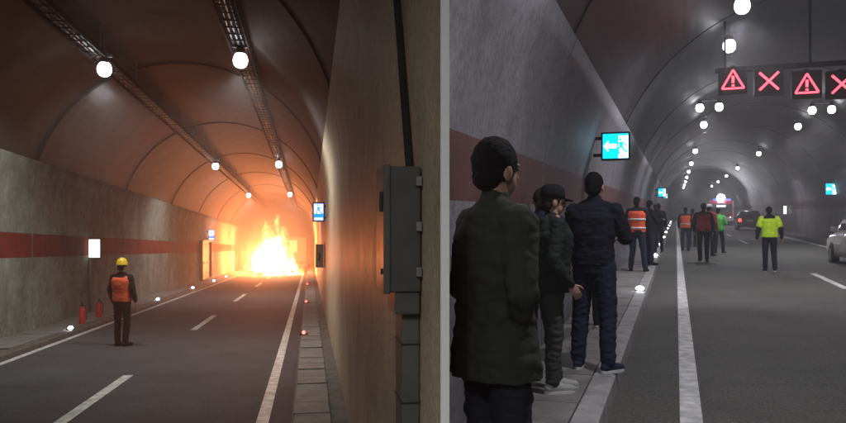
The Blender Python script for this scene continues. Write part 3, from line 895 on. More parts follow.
    # ---- jacket / shirt
    bm = bmesh.new()
    j0 = o.get('hem', 0.88)
    loft(bm, [((0, tz(j0), j0), (.168 * fat + 0.012) * o.get('flare', 1), (.124 * fat + 0.012) * o.get('flare', 1))] + ([((0, tz(0.95), 0.95), .198 * fat, .152 * fat)] if j0 < 0.92 else []) + T(0.030, 0.99, 1.475))
    short = o.get('short', False)
    for nm in 'LR':
        S_, E, Wr = arms[nm]
        if short: capsule(bm, S_, S_.lerp(E, 0.75), 0.073, 0.068)
        else:
            capsule(bm, S_, E, 0.076, 0.062); capsule(bm, E, E.lerp(Wr, 0.93), 0.062, 0.045)
    for sg_ in (-1, 1):
        S_ = arms['L' if sg_ < 0 else 'R'][0]
        capsule(bm, (sg_ * 0.02, tz(1.46) - 0.012, 1.475), S_ + V((-sg_ * 0.02, 0, 0.0)), 0.058, 0.066)
        capsule(bm, (sg_ * 0.09, tz(1.36), 1.34), S_ + V((0, 0, -0.06)), 0.10, 0.074)
    if o.get('hood'):
        ell(bm, (0, tz(1.47) - 0.075, 1.455), (0.115, 0.06, 0.055)); 
    if o.get('collar', True):
        capsule(bm, (0, tz(1.47) - 0.0, 1.46), (0, tz(1.5), 1.505), 0.075, 0.068)
    fuse('jacket', bm, o['jacket'], root, voxel, 3, o.get('fold', 0.012) * 1.2, 8, seed + 2)
    # ---- hi-vis vest
    if o.get('vest'):
        bm = bmesh.new()
        loft(bm, [((0, tz(0.95), 0.92), .185 * fat + 0.012, .14 * fat + 0.012)] + T(0.044, 0.97, 1.43))
        for sg_ in (-1, 1): capsule(bm, (sg_ * 0.09, tz(1.44), 1.41), (sg_ * 0.135, tz(1.42), 1.40), 0.072, 0.07)
        if o.get('vsleeve'):
            for nm in 'LR':
                S_, E, Wr = arms[nm]; capsule(bm, S_, S_.lerp(E, 0.62), 0.088, 0.088)
        v_ = fuse('vest', bm, o['vest'], root, max(voxel, 0.012), 3, 0.008, 8, seed + 3)
        if o.get('bands'):
            for z in o['bands']:
                rr = [q for q in T(0.0505, 0, 9)]
                lo_ = [q for q in rr if q[0][2] <= z][-1]; hi_ = [q for q in rr if q[0][2] > z][0]
                f_ = (z - lo_[0][2]) / (hi_[0][2] - lo_[0][2])
                rx, ry = lo_[1] * (1 - f_) + hi_[1] * f_, lo_[2] * (1 - f_) + hi_[2] * f_
                bm = bmesh.new()
                loft(bm, [((0, tz(z), z - 0.022), rx, ry), ((0, tz(z), z + 0.022), rx, ry)])
                obj('reflective_band', bm, mat('reflective_tape', (0.62, 0.62, 0.6), 0.35), v_, smooth=True)
    # ---- hair and headgear
    bm = bmesh.new()
    hg = o.get('hairgrow', 1.0)
    ell(bm, hd((0, -0.012, 1.66)), (0.083 * hg, 0.097 * hg, 0.10 * hg), HR)
    ell(bm, hd((0, -0.05, 1.60)), (0.070, 0.052, 0.062), HR)
    for sg_ in (-1, 1): ell(bm, hd((sg_ * 0.068, 0.012, 1.64)), (0.014, 0.03, 0.045), HR)
    fuse('hair', bm, o.get('hair', HAIR), root, min(voxel, 0.010), 2, 0.006, 40, seed + 4)
    if o.get('helmet'):
        bm = bmesh.new()
        prof = [(0.125, 0.0), (0.122, 0.012), (0.114, 0.035), (0.105, 0.075), (0.085, 0.115), (0.05, 0.14), (0.012, 0.148)]
        lathe(bm, prof, 20)
        box(bm, (0, 0, 0.13), (0.03, 0.16, 0.03), bevel=0.01)
        bmesh.ops.transform(bm, matrix=Matrix.Translation(hd((0, -0.004, 1.672))) @ HR.to_4x4() @ Matrix.Diagonal((0.92, 1.08, 1.0, 1)), verts=bm.verts)
        h_ = obj('helmet', bm, o['helmet'], root, smooth=True)
        bm = bmesh.new()
        prism(bm, [(-0.075, 0.08), (0.075, 0.08), (0.05, 0.165), (0.0, 0.18), (-0.05, 0.165)], 'z', -0.004, 0.006)
        bmesh.ops.transform(bm, matrix=Matrix.Translation(hd((0, 0, 1.672))) @ HR.to_4x4(), verts=bm.verts)
        obj('brim', bm, o['helmet'], h_)
    if o.get('cap'):
        bm = bmesh.new()
        lathe(bm, [(0.100, 0.0), (0.103, 0.02), (0.100, 0.05), (0.086, 0.085), (0.055, 0.108), (0.012, 0.115)], 20)
        bmesh.ops.transform(bm, matrix=Matrix.Translation(hd((0, -0.008, 1.668))) @ HR.to_4x4() @ Matrix.Diagonal((0.92, 1.08, 1.0, 1)), verts=bm.verts)
        c_ = obj('cap', bm, o['cap'], root, smooth=True)
        bm = bmesh.new()
        prism(bm, [(-0.078, 0.07), (0.078, 0.07), (0.07, 0.14), (0.035, 0.175), (-0.035, 0.175), (-0.07, 0.14)], 'z', -0.003, 0.004)
        bmesh.ops.transform(bm, matrix=Matrix.Translation(hd((0, 0, 1.672))) @ HR.to_4x4() @ Matrix.Rotation(-0.12, 4, 'X'), verts=bm.verts)
        obj('visor', bm, o['cap'], c_)
    if o.get('face', False):
        for sg_ in (-1, 1):
            bm = bmesh.new(); ell(bm, hd((sg_ * 0.03, 0.086, 1.636)), (0.012, 0.008, 0.007), HR, 10)
            obj('eye', bm, mat('eye_dark', (0.05, 0.04, 0.035), 0.3), root, smooth=True)
        bm = bmesh.new(); ell(bm, hd((0, 0.101, 1.570)), (0.022, 0.007, 0.005), HR, 10); obj('mouth', bm, mat('lips', (0.25, 0.09, 0.08), 0.5), root, smooth=True)
    if o.get('glasses'):
        bm = bmesh.new()
        for sg_ in (-1, 1):
            c = hd((sg_ * 0.032, 0.104, 1.636))
            pts = [c + HR @ V((0.024 * math.cos(a), 0, 0.017 * math.sin(a))) for a in (2 * math.pi * i / 14 for i in range(15))]
            tube(bm, pts, 0.0022, 5)
            tube(bm, [hd((sg_ * 0.057, 0.10, 1.64)), hd((sg_ * 0.08, 0.05, 1.64)), hd((sg_ * 0.083, -0.005, 1.64))], 0.0022, 5)
        tube(bm, [hd((-0.01, 0.106, 1.64)), hd((0.01, 0.106, 1.64))], 0.0022, 5)
        obj('glasses', bm, M_BLACK, root)
    return root

def stand(bore, px, s, v):
    l = bore.ground(px, s, v); return bore.P(s, l, v)

C_NAVY = cloth('navy', (0.013, 0.014, 0.024)); C_OLIVE = cloth('olive_dark', (0.036, 0.039, 0.031)); C_GREEN = cloth('green_dark', (0.020, 0.026, 0.022))
C_JEAN = cloth('jean_dark', (0.020, 0.023, 0.036)); C_GREY = cloth('grey_olive', (0.052, 0.055, 0.050)); C_BLACK = cloth('black', (0.010, 0.010, 0.011))
C_ORANGE = cloth('orange_vest', (0.80, 0.12, 0.045), 0.7); C_LIME = cloth('lime', (0.55, 0.80, 0.03), 0.7); C_GRN = cloth('green_vest', (0.13, 0.62, 0.10), 0.7)
C_RED = cloth('red_vest', (0.42, 0.045, 0.035), 0.75); C_NAVB = cloth('navy_blue', (0.022, 0.027, 0.05))
SH_GREY = cloth('shoe_grey', (0.42, 0.42, 0.40)); SH_BLUE = cloth('shoe_blue', (0.03, 0.035, 0.07)); SH_BLK = cloth('shoe_black', (0.012, 0.012, 0.012))
HEL_Y = mat('helmet_yellow', (0.72, 0.46, 0.02), 0.35, coat=0.2)
RBL, RBR = BL.rot, BR.rot

# firefighter side: man in orange vest and helmet, left bore
s_, l_ = BL.on_v(122, 346, vl)
person('man in yellow helmet and orange vest standing on the road facing the fire', BL.P(s_, l_, vl), RBL - math.radians(20), 1.72,
       dict(jacket=C_BLACK, trousers=C_BLACK, shoe=SH_BLK, sole=SH_BLK, vest=C_ORANGE, helmet=HEL_Y),
       dict(elR=(0.26, -0.02, 1.15), wrR=(0.27, 0.06, 0.92), elL=(-0.25, -0.03, 1.15), wrL=(-0.24, 0.05, 0.91), anR=(0.10, -0.03, 0.085), anL=(-0.12, 0.02, 0.085)), 0.012, 1)

# three men in front on the walkway
GW = 'people waiting on the crowded walkway'
person('man in dark olive jacket seen from behind, standing beside the white dividing wall', stand(BR, 495, 2.88, VW), RBR - math.radians(44), 1.765,
       dict(jacket=C_OLIVE, trousers=C_JEAN, shoe=SH_BLK, sole=SH_BLK, face=True, hairgrow=1.05, fold=0.012, group=GW, hem=0.80, hood=False, flare=1.22),
       dict(yaw=10, pitch=-3, elL=(-0.225, -0.02, 1.14), wrL=(-0.11, 0.03, 1.02), elR=(0.25, -0.04, 1.15), wrR=(0.12, 0.03, 1.0), hdL=(0.5, 0.0, -1), hdR=(-0.5, 0.0, -1), sh=0.175), 0.008, 2)
person('man in black cap and glasses with pale grey trainers, hand at his side', stand(BR, 549, 5.92, VW), RBR - math.radians(62), 1.67,
       dict(jacket=C_GREEN, trousers=C_GREY, shoe=SH_GREY, face=True, glasses=True, cap=C_BLACK, group=GW, hem=0.86, hood=True, hair=HAIRB, fat=1.25),
       dict(yaw=0, pitch=-6, elR=(0.27, -0.06, 1.14), wrR=(0.25, 0.10, 0.93), elL=(-0.25, -0.02, 1.14), wrL=(-0.22, 0.10, 0.92), footR=4, footL=-4,
            anR=(0.10, 0.0, 0.085), anL=(-0.10, 0.10, 0.085), knL=(-0.10, 0.07, 0.5), lean=0.02), 0.008, 3)
person('tall man in navy jumper and dark blue trousers with white-soled shoes', stand(BR, 594, 6.80, VW), RBR - math.radians(12), 1.83,
       dict(jacket=C_NAVY, trousers=C_NAVB, shoe=SH_BLUE, face=True, group=GW, hem=0.93, leg=1.08),
       dict(yaw=8, pitch=-2, elL=(-0.24, 0.04, 1.15), wrL=(-0.10, 0.26, 1.10), elR=(0.27, 0.05, 1.17), wrR=(0.17, 0.28, 1.16),
            anL=(-0.15, 0.02, 0.085), anR=(0.14, -0.05, 0.085), knL=(-0.13, 0.03, 0.5), knR=(0.125, 0.0, 0.5), footL=10, footR=-25), 0.008, 4)
person('brown-haired person mostly hidden behind the man in the black cap', stand(BR, 541, 7.1, VW), RBR, 1.70,
       dict(jacket=C_NAVB, trousers=C_BLACK, shoe=SH_BLK, hair=HAIRB, group=GW), dict(yaw=25), 0.012, 5)
person('person in dark clothes hidden behind the tall navy-clad man', stand(BR, 589, 9.4, VW), RBR, 1.60,
       dict(jacket=C_BLACK, trousers=C_BLACK, shoe=SH_BLK, group=GW), dict(), 0.014, 6)
# farther along the walkway
person('man in bright orange vest with reflective bands standing on the walkway', stand(BR, 637, 18.3, VW), RBR - math.radians(10), 1.82,
       dict(jacket=C_NAVY, trousers=C_NAVB, shoe=SH_BLK, sole=SH_BLK, vest=C_ORANGE, group=GW, bands=(1.02, 1.22)),
       dict(elL=(-0.25, 0.05, 1.16), wrL=(-0.12, 0.27, 1.12), elR=(0.27, 0.06, 1.17), wrR=(0.15, 0.28, 1.14), anL=(-0.16, 0.06, 0.085), anR=(0.20, -0.05, 0.085), knR=(0.15, 0, 0.5)), 0.014, 7)
person('dark-clad man beside the orange-vested man, turned to the road', stand(BR, 650, 20.5, VW), RBR - math.radians(60), 1.76,
       dict(jacket=C_NAVY, trousers=C_NAVB, shoe=SH_BLK, sole=SH_BLK, group=GW), dict(elR=(0.25, 0.1, 1.15), wrR=(0.12, 0.3, 1.22), yaw=15), 0.016, 8)
person('distant person in dark coat on the walkway under the small blue sign', stand(BR, 658.5, 27, VW), RBR + math.radians(10), 1.75,
       dict(jacket=C_BLACK, trousers=C_NAVB, shoe=SH_BLK, sole=SH_BLK, group=GW), dict(), 0.016, 9)
person('distant person in red vest on the walkway near the kerb lights', stand(BR, 655, 31, VW), RBR + math.radians(30), 1.74,
       dict(jacket=C_BLACK, trousers=C_BLACK, shoe=SH_BLK, sole=SH_BLK, vest=C_RED, group=GW), dict(), 0.018, 10)
# on the road
GR = 'people walking on the road of the crowded tunnel'
walkA = dict(anL=(-0.11, -0.20, 0.12), knL=(-0.11, 0.02, 0.50), anR=(0.11, 0.14, 0.085), knR=(0.11, 0.12, 0.50), elR=(0.26, -0.08, 1.14), wrR=(0.26, -0.02, 0.9), elL=(-0.26, 0.04, 1.14), wrL=(-0.25, 0.18, 0.93))
def onroad(px, py): 
    s, l = BR.on_v(px, py, vr); return BR.P(s, l, vr)
person('man in lime yellow hi-vis shirt and dark trousers walking along the road', onroad(769.5, 272), RBR + math.radians(2), 1.76,
       dict(jacket=C_NAVY, trousers=C_NAVY, shoe=SH_BLK, group=GR, vest=C_LIME, vsleeve=True, fat=1.08, hem=0.92),
       dict(anL=(-0.10, 0.02, 0.085), anR=(0.11, -0.14, 0.10), knR=(0.11, 0.03, 0.5), elL=(-0.28, -0.02, 1.13), wrL=(-0.30, 0.06, 0.90), elR=(0.28, -0.02, 1.13), wrR=(0.31, 0.06, 0.9), pitch=-28, lean=0.05), 0.012, 11)
person('man with dark jacket and red waistcoat walking in the middle of the group', onroad(703.5, 262), RBR + math.radians(4), 1.90,
       dict(jacket=C_NAVY, trousers=C_BLACK, shoe=SH_BLK, sole=SH_BLK, vest=C_RED, group=GR), walkA, 0.012, 12)
person('man in orange vest walking by the edge line', onroad(685.5, 251), RBR, 1.80,
       dict(jacket=C_NAVY, trousers=C_NAVB, shoe=SH_BLK, sole=SH_BLK, vest=C_ORANGE, group=GR, bands=(1.08,)), walkA, 0.014, 13)
person('person in bright green vest walking behind the red waistcoat man', onroad(718.5, 254), RBR - math.radians(25), 1.74,
       dict(jacket=C_GRN, trousers=C_NAVB, shoe=SH_BLK, vest=C_GRN, group=GR), dict(anR=(0.11, 0.18, 0.085), knR=(0.11, 0.14, .5), elR=(0.25, 0.08, 1.16), wrR=(0.14, 0.27, 1.15)), 0.014, 14)
person('man with white cap walking beside the red waistcoat man', onroad(709.5, 256), RBR - math.radians(30), 1.86,
       dict(jacket=C_RED, trousers=C_BLACK, shoe=SH_BLK, sole=SH_BLK, cap=cloth('white', (0.6, 0.6, 0.6)), group=GR), dict(yaw=-30), 0.014, 15)
person('person in dark clothes walking behind the orange-vested man', onroad(692.5, 247), RBR, 1.76,
       dict(jacket=C_BLACK, trousers=C_BLACK, shoe=SH_BLK, sole=SH_BLK, vest=C_RED, group=GR), walkA, 0.016, 16)

# ------------------------------------------------------------------ vehicles
GLASS = mat('tinted_glass', (0.012, 0.014, 0.017), 0.08, spec=0.6)
TYRE = mat('tyre_rubber', (0.014, 0.014, 0.014), 0.85); RIM = mat('alloy_rim', (0.45, 0.45, 0.46), 0.35, metal=0.8)
def wheel(parent, c, r, w):
    bm = bmesh.new()
    sgn = 1 if c[0] > 0 else -1
    lathe(bm, [(r * 0.6, -w / 2), (r * 0.9, -w / 2), (r, -w / 2 + 0.03), (r, w / 2 - 0.03), (r * 0.9, w / 2), (r * 0.6, w / 2)], 24)
    rotm = Matrix.Translation(Vector(c)) @ Matrix.Rotation(math.pi / 2, 4, 'Y')
    bmesh.ops.transform(bm, matrix=rotm, verts=bm.verts); wo = obj('wheel', bm, TYRE, parent, smooth=False)
    bm = bmesh.new(); lathe(bm, [(r * 0.62, -w * 0.5 - 0.004), (r * 0.58, w * 0.5 + 0.004)], 24)
    for k in range(5):
        a = 2 * math.pi * k / 5
        box(bm, (0.32 * r * math.cos(a), 0.32 * r * math.sin(a), sgn * (w * 0.5 + 0.008)), (0.5 * r, 0.12 * r, 0.012), Matrix.Rotation(a, 3, 'Z'))
    bmesh.ops.transform(bm, matrix=rotm, verts=bm.verts); obj('rim', bm, RIM, wo)

def car(loc, rot, paint, label, name='parked_car', tail=6.0):
    t = empty(name, loc, rot, label=label, cat='car')
    W = 0.91
    # lower body, pulled in a little at the sill and at the waist
    bm = bmesh.new()
    prof = [(0.12, 0.30), (0.0, 0.48), (-0.02, 0.70), (0.03, 0.96), (0.10, 1.06), (1.2, 1.08), (3.15, 1.04), (4.15, 0.92), (4.38, 0.78), (4.42, 0.50), (4.3, 0.30)]
    xs = (-1.0, -0.97, -0.55, 0, 0.55, 0.97, 1.0)
    rings = []
    for x in xs:
        e = 0.07 * (abs(x) ** 4)
        rings.append([bm.verts.new((x * W * (1 - 0.06 * max(0, z - 0.75) / 0.3), y + (e if y < 2 else -e * 1.5), z - (0.03 if abs(x) > 0.98 and z > 0.9 else 0))) for y, z in prof])
    n = len(prof)
    for A, B in zip(rings, rings[1:]):
        for i in range(n): bm.faces.new((A[i], A[(i + 1) % n], B[(i + 1) % n], B[i]))
    bm.faces.new(rings[0]); bm.faces.new(rings[-1][::-1])
    bmesh.ops.bevel(bm, geom=[e for e in bm.edges if e.calc_face_angle(0) > 0.6], offset=0.03, segments=2, affect='EDGES')
    body = obj('body', bm, paint, t, smooth=True)
    # cabin
    bm = bmesh.new()
    def ring(z, y0, y1, w): return [bm.verts.new(q) for q in ((-w, y0, z), (w, y0, z), (w, y1, z), (-w, y1, z))]
    R0 = ring(1.05, 0.10, 3.15, 0.85); R1 = ring(1.36, 0.22, 2.72, 0.77); R2 = ring(1.60, 0.40, 2.20, 0.67); R3 = ring(1.66, 0.58, 2.0, 0.60)
    for A, B in ((R0, R1), (R1, R2), (R2, R3)):
        for i in range(4): bm.faces.new((A[i], A[(i + 1) % 4], B[(i + 1) % 4], B[i]))
    bm.faces.new(R3); bm.faces.new(R0[::-1])
    bmesh.ops.bevel(bm, geom=bm.edges[:], offset=0.03, segments=2, affect='EDGES')
    cab = obj('cabin', bm, paint, t, smooth=True)
    def pane(name_, pts, m=GLASS, off=0.006):
        b = bmesh.new(); P_ = [Vector(p) for p in pts]; nn = (P_[1] - P_[0]).cross(P_[2] - P_[0]).normalized()
        A = [b.verts.new(p + nn * off) for p in P_]; B = [b.verts.new(p - nn * 0.03) for p in P_]
        b.faces.new(A); b.faces.new(B[::-1])
        for i in range(len(A)): b.faces.new((A[i], B[i], B[(i + 1) % len(A)], A[(i + 1) % len(A)]))
        return obj(name_, b, m, cab)
    pane('rear_window', [(-0.70, 0.125, 1.11), (0.70, 0.125, 1.11), (0.58, 0.385, 1.57), (-0.58, 0.385, 1.57)], off=0.02)
    for sg_ in (-1, 1):
        def sx(z): return sg_ * (0.85 - (z - 1.05) * 0.327)
        for (ya, yb, yc, yd) in ((0.42, 1.0, 1.0, 0.60), (1.06, 1.85, 1.85, 1.06), (1.91, 2.85, 2.28, 1.91)):
            pts = [(sx(1.1), ya, 1.1), (sx(1.1), yb, 1.1), (sx(1.54), yc, 1.54), (sx(1.54), yd, 1.54)]
            pane('side_window', pts if sg_ > 0 else pts[::-1], off=0.016)
    # tail lights, bumper, plate, wheels, mirrors
    TL = mat('tail_light', (0.3, 0.01, 0.01), 0.2, emit=(1, 0.05, 0.03), estr=tail)
    for sg_ in (-1, 1):
        bm = bmesh.new(); box(bm, (sg_ * 0.77, 0.015, 0.86), (0.22, 0.12, 0.24), bevel=0.03); obj('tail_light', bm, TL, t, smooth=True)
        bm = bmesh.new(); box(bm, (sg_ * 0.97, 2.75, 1.12), (0.2, 0.10, 0.14), bevel=0.03); obj('mirror', bm, paint, t, smooth=True)
        bm = bmesh.new(); prism(bm, [(0.43 + 0.40 * math.cos(a), 0.33 + 0.40 * math.sin(a)) for a in (math.pi * i / 12 for i in range(13))], 'x', sg_ * (W + 0.004), sg_ * (W - 0.2))
        bmesh.ops.translate(bm, vec=(0, 0.40, 0), verts=bm.verts); obj('wheel_arch', bm, M_BLACK, t)
        bm = bmesh.new(); prism(bm, [(0.43 + 0.40 * math.cos(a), 0.33 + 0.40 * math.sin(a)) for a in (math.pi * i / 12 for i in range(13))], 'x', sg_ * (W + 0.004), sg_ * (W - 0.2))
        bmesh.ops.translate(bm, vec=(0, 3.05, 0), verts=bm.verts); obj('wheel_arch', bm, M_BLACK, t)
        wheel(t, (sg_ * 0.84, 0.83, 0.33), 0.33, 0.22); wheel(t, (sg_ * 0.84, 3.48, 0.33), 0.33, 0.22)
        bm = bmesh.new(); box(bm, (sg_ * 0.62, -0.055, 0.50), (0.2, 0.03, 0.07), bevel=0.01); obj('reflector', bm, mat('red_reflector', (0.4, 0.02, 0.02), 0.3), t)
    bm = bmesh.new(); box(bm, (0, 0.03, 0.50), (1.74, 0.20, 0.26), bevel=0.06, seg=3); obj('bumper', bm, paint, t, smooth=True)
    bm = bmesh.new(); box(bm, (0, 0.03, 0.36), (1.5, 0.16, 0.12), bevel=0.03); obj('lower_bumper', bm, M_BLACK, t)
    bm = bmesh.new(); box(bm, (0, -0.035, 0.80), (0.50, 0.02, 0.12), bevel=0.006); obj('number_plate', bm, SOLE, t)
    return t
PW = mat('car_paint_pale', (0.55, 0.53, 0.47), 0.3, coat=0.5, var=0.05)
PG = mat('car_paint_dark', (0.05, 0.05, 0.06), 0.3, coat=0.5, var=0.05)
sc_, lc_ = BR.on_v(848, 268, vr)
car(BR.P(sc_ - 0.9, lc_ + 0.93, vr), BR.rot, PW, 'pale car with red tail lights stopped in the far lane under the blue sign')
s2, l2 = BR.on_v(744, 224.5, vr)
car(BR.P(64, 5.75, vr), BR.rot, PG, 'distant dark car with glowing red tail lights beside the fire engine', tail=16)

# fire engine facing the camera
FR = mat('fire_engine_red', (0.38, 0.015, 0.02), 0.35, coat=0.4, var=0.08)
WHT = mat('vehicle_white', (0.6, 0.6, 0.6), 0.45)
p = BR.P(84, 4.75, vr)
t = empty('fire_engine', p, BR.rot, label='red fire engine with a dazzling roof lamp facing up the tunnel', cat='fire engine')
bm = bmesh.new()
prism(bm, [(0.0, 0.55), (0.0, 1.35), (0.18, 2.55), (0.5, 2.75), (2.4, 2.75), (2.4, 0.55)], 'x', -1.15, 1.15)
bmesh.ops.bevel(bm, geom=bm.edges[:], offset=0.06, segments=2, affect='EDGES'); cabo = obj('cab', bm, FR, t)
bm = bmesh.new(); prism(bm, [(0.03, 1.45), (0.16, 2.38), (0.22, 2.38), (0.1, 1.45)], 'x', -1.0, 1.0); bmesh.ops.translate(bm, vec=(0, -0.05, 0), verts=bm.verts); obj('windscreen', bm, GLASS, cabo)
bm = bmesh.new(); box(bm, (0, 4.9, 1.75), (2.3, 4.8, 2.3), bevel=0.05); bod = obj('body', bm, FR, t)
for sg_ in (-1, 1):
    for k in range(3):
        bm = bmesh.new(); box(bm, (sg_ * 1.155, 3.5 + 1.45 * k, 1.85), (0.03, 1.3, 1.5), bevel=0.01); obj('roller_shutter', bm, M_STEEL, bod)
    bm = bmesh.new(); box(bm, (sg_ * 1.155, 1.3, 2.0), (0.02, 1.2, 0.75)); obj('side_window', bm, GLASS, cabo)
    for y in (1.2, 5.6): wheel(t, (sg_ * 1.0, y, 0.48), 0.48, 0.3)
    bm = bmesh.new(); lathe(bm, [(0.13, 0), (0.13, 0.03), (0.08, 0.05)], 14); bmesh.ops.transform(bm, matrix=Matrix.Translation((sg_ * 0.82, -0.10, 0.82)) @ Matrix.Rotation(math.pi / 2, 4, 'X'), verts=bm.verts)
    obj('headlight', bm, emis('headlight', (1, 0.96, 0.9), 26), t)
    bm = bmesh.new(); box(bm, (sg_ * 1.36, 0.1, 1.95), (0.2, 0.1, 0.42), bevel=0.03); box(bm, (sg_ * 1.2, 0.12, 2.1), (0.24, 0.04, 0.04)); obj('mirror', bm, M_BLACK, t)
    bm = bmesh.new(); box(bm, (sg_ * 1.13, 0.02, 1.7), (0.05, 0.05, 1.9), bevel=0.01); obj('corner_strip', bm, WHT, t)
bm = bmesh.new(); box(bm, (0, -0.06, 0.72), (2.34, 0.3, 0.42), bevel=0.04); obj('bumper', bm, WHT, t)
bm = bmesh.new(); box(bm, (0, -0.02, 1.18), (1.5, 0.06, 0.32), bevel=0.01); obj('grille', bm, M_BLACK, t)
bm = bmesh.new(); box(bm, (0, 0.7, 2.86), (1.8, 0.35, 0.2), bevel=0.05); obj('light_bar', bm, mat('beacon_blue', (0.02, 0.04, 0.4), 0.2, emit=(0.1, 0.2, 1), estr=2), t)
bm = bmesh.new(); lathe(bm, [(0.42, 0), (0.42, 0.05), (0.3, 0.09)], 18); bmesh.ops.transform(bm, matrix=Matrix.Translation((-0.1, 0.35, 3.05)) @ Matrix.Rotation(math.pi / 2, 4, 'X'), verts=bm.verts)
obj('roof_lamp', bm, emis('roof_lamp', (0.93, 0.95, 1), 70), t)
bm = bmesh.new(); box(bm, (-0.1, 0.02, 2.15), (0.9, 0.05, 0.22), bevel=0.02); obj('lit_front_board', bm, emis('front_board', (0.85, 0.85, 1), 3.0), t)

# box lorry beyond the fire, seen from behind
p = BL.P(70, -1.35, vl)
t = empty('box_lorry', p, BL.rot, label='box lorry standing in the road beside the flames', cat='lorry')
LB = mat('lorry_box_paint', (0.30, 0.12, 0.09), 0.5, var=0.2)
bm = bmesh.new(); box(bm, (0, 2.6, 1.95), (2.1, 5.2, 2.3), bevel=0.04); bo = obj('cargo_box', bm, LB, t)
for sg_ in (-1, 1):
    bm = bmesh.new(); box(bm, (sg_ * 0.51, -0.015, 1.95), (0.98, 0.05, 2.14), bevel=0.012); dd = obj('rear_door', bm, LB, t)
    bm = bmesh.new(); cyl(bm, (sg_ * 0.2, -0.06, 0.95), (sg_ * 0.2, -0.06, 2.95), 0.02, seg=8); obj('lock_rod', bm, M_STEEL, dd)
    bm = bmesh.new(); box(bm, (sg_ * 0.85, -0.05, 0.62), (0.28, 0.08, 0.14), bevel=0.01); obj('tail_light', bm, mat('tail_light_dim', (0.35, 0.02, 0.02), 0.3, emit=(1, .05, .03), estr=2), t)
    for y in (1.2, 6.6): wheel(t, (sg_ * 0.9, y, 0.46), 0.46, 0.28)
bm = bmesh.new(); box(bm, (0, 3.5, 0.7), (0.9, 7.0, 0.22)); obj('chassis', bm, M_DARK, t)
bm = bmesh.new(); box(bm, (0, -0.02, 0.5), (2.0, 0.1, 0.14), bevel=0.01); obj('rear_bumper', bm, M_STEEL, t)
bm = bmesh.new(); box(bm, (0, 6.4, 1.55), (2.05, 1.7, 1.9), bevel=0.1, seg=3); obj('cab', bm, WHT, t)
bm = bmesh.new(); box(bm, (-0.15, -0.05, 2.2), (0.75, 0.015, 1.1), bevel=0.004); obj('pale_panel', bm, WHT, t)

# ------------------------------------------------------------------ the fire
def fire_material():
    m = bpy.data.materials.new('fire_volume'); m.use_nodes = True
    nt = m.node_tree; nt.nodes.clear()
    tc = nt.nodes.new('ShaderNodeTexCoord')
    sep = nt.nodes.new('ShaderNodeSeparateXYZ'); nt.links.new(tc.outputs['Object'], sep.inputs[0])
    def math_(op, a, b=None, v=None):
        n = nt.nodes.new('ShaderNodeMath'); n.operation = op
        nt.links.new(a, n.inputs[0])
        if b is not None: nt.links.new(b, n.inputs[1])
        elif v is not None: n.inputs[1].default_value = v
        return n.outputs[0]
    mp = nt.nodes.new('ShaderNodeMapping'); mp.inputs['Scale'].default_value = (1.1, 1.1, 0.55)
    nt.links.new(tc.outputs['Object'], mp.inputs['Vector'])
    n = nt.nodes.new('ShaderNodeTexNoise'); n.inputs['Scale'].default_value = 1.5; n.inputs['Detail'].default_value = 4; n.inputs['Distortion'].default_value = 0.8
    nt.links.new(mp.outputs[0], n.inputs['Vector'])
    x2 = math_('MULTIPLY', sep.outputs[0], sep.outputs[0]); y2 = math_('MULTIPLY', sep.outputs[1], sep.outputs[1])
    r = math_('SQRT', math_('ADD', x2, y2))
    # flame radius narrows with height: 1.7 at the ground, 0 at 4 m
    rad = math_('MULTIPLY_ADD', sep.outputs[2], v=-0.40); rad.node.inputs[2].default_value = 1.75
    d = math_('SUBTRACT', rad, r)
    nn = math_('MULTIPLY', math_('SUBTRACT', n.outputs['Fac'], v=0.5), v=3.6)
    d = math_('ADD', d, nn)
    mr = nt.nodes.new('ShaderNodeMapRange'); mr.inputs['From Min'].default_value = 0.0; mr.inputs['From Max'].default_value = 1.3
    nt.links.new(d, mr.inputs['Value'])
    ramp = nt.nodes.new('ShaderNodeValToRGB')
    ramp.color_ramp.elements[0].color = (1, 0.26, 0.035, 1); ramp.color_ramp.elements[1].color = (1, 0.70, 0.34, 1)
    nt.links.new(mr.outputs[0], ramp.inputs[0])
    st = math_('MULTIPLY', math_('POWER', mr.outputs[0], v=1.6), v=42.0)
    e = nt.nodes.new('ShaderNodeEmission'); nt.links.new(ramp.outputs[0], e.inputs[0]); nt.links.new(st, e.inputs[1])
    o = nt.nodes.new('ShaderNodeOutputMaterial'); nt.links.new(e.outputs[0], o.inputs['Volume'])
    return m
pf = BL.P(57.5, -2.45, vl)
t = empty('fire', pf, BL.rot, label='large white-hot orange fire blazing across the far lane', cat='fire')
bm = bmesh.new(); lathe(bm, [(2.1, 0.02), (2.3, 0.8), (2.1, 2.2), (1.5, 3.6), (0.7, 4.6)], 20)
fm_ = fire_material()
fl = obj('flames', bm, fm_, t)
f2 = fl.copy(); col.objects.link(f2); f2.parent = t; f2.location = (-1.2, 6.5, 0.0); f2.scale = (0.95, 0.95, 0.9); f2.rotation_euler = (0, 0, 1.3)  # second flames, added to whiten the left wall and widen the glare
for (dx, dy, dz, w, r) in ((-1.6, 0.8, 1.2, 0.42, 0.5), (0.3, 0.2, 1.0, 0.12, 0.5), (-0.7, 1.0, 3.0, 0.2, 0.5), (-2.3, 6.5, 1.3, 0.5, 0.5)):  # last light belongs to the added flames and brightens the left wall
    ld = bpy.data.lights.new('fire_glow', 'POINT'); ld.energy = FIRE_W * w; ld.color = (1.0, 0.225, 0.055); ld.shadow_soft_size = r
    lo = bpy.data.objects.new('fire_glow', ld); col.objects.link(lo); lo.parent = t; lo.location = (dx, dy, dz)
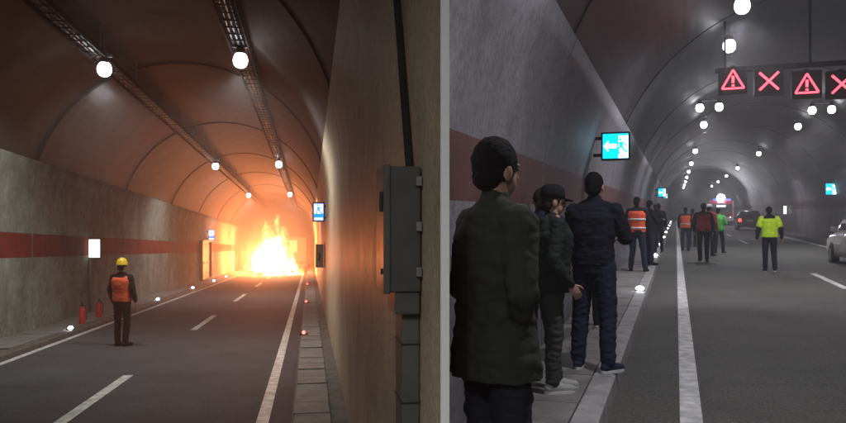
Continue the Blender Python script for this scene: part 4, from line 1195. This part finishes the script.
# burning wreck under the flames
bm = bmesh.new()
rb = random.Random(5)
for i in range(26):
    box(bm, (rb.uniform(-1.3, 1.3), rb.uniform(-0.8, 0.8), rb.uniform(0.06, 0.4)), (rb.uniform(0.2, 0.8), rb.uniform(0.1, 0.5), rb.uniform(0.04, 0.2)),
        Matrix.Rotation(rb.uniform(0, 3), 3, 'Z') @ Matrix.Rotation(rb.uniform(-0.4, 0.4), 3, 'X'))
wr = obj('burning_debris', bm, mat('charred', (0.01, 0.009, 0.008), 0.9), t); wr['kind'] = 'stuff'

# ------------------------------------------------------------------ smoky air
if HAZE > 0:
    bm = bmesh.new(); box(bm, (20, 120, 3.0), (260, 320, 32))
    hz = bpy.data.materials.new('haze_volume'); hz.use_nodes = True
    nt = hz.node_tree; nt.nodes.clear()
    pv = nt.nodes.new('ShaderNodeVolumePrincipled'); pv.inputs['Color'].default_value = (0.86, 0.86, 0.88, 1)
    pv.inputs['Density'].default_value = HAZE; pv.inputs['Anisotropy'].default_value = 0.7
    o_ = nt.nodes.new('ShaderNodeOutputMaterial'); nt.links.new(pv.outputs[0], o_.inputs['Volume'])
    h = obj('haze', bm, hz); tag(h, kind='stuff')


def smoke(name, s0, s1, color, dens, aniso):
    bm = bmesh.new()
    prof = section(SL.lc, SL.R + 0.02, SL.R + 0.02, SL.v0, SL.base - 0.05, 0)
    sweep(BL, bm, prof, s0, s1, 4, closed=True)
    sm = bpy.data.materials.new(name + '_volume'); sm.use_nodes = True
    nt = sm.node_tree; nt.nodes.clear()
    pv = nt.nodes.new('ShaderNodeVolumePrincipled'); pv.inputs['Color'].default_value = rgba(color)
    pv.inputs['Density'].default_value = dens; pv.inputs['Anisotropy'].default_value = aniso
    o_ = nt.nodes.new('ShaderNodeOutputMaterial'); nt.links.new(pv.outputs[0], o_.inputs['Volume'])
    h = obj(name, bm, sm); tag(h, kind='stuff')
smoke('smoke', 44, 66, (0.62, 0.54, 0.48), SMOKE, 0.6)  # added around the fire to swell its glare and weaken its reach
smoke('dark_smoke', 77, 143, (0.03, 0.022, 0.02), 0.14, 0.0)
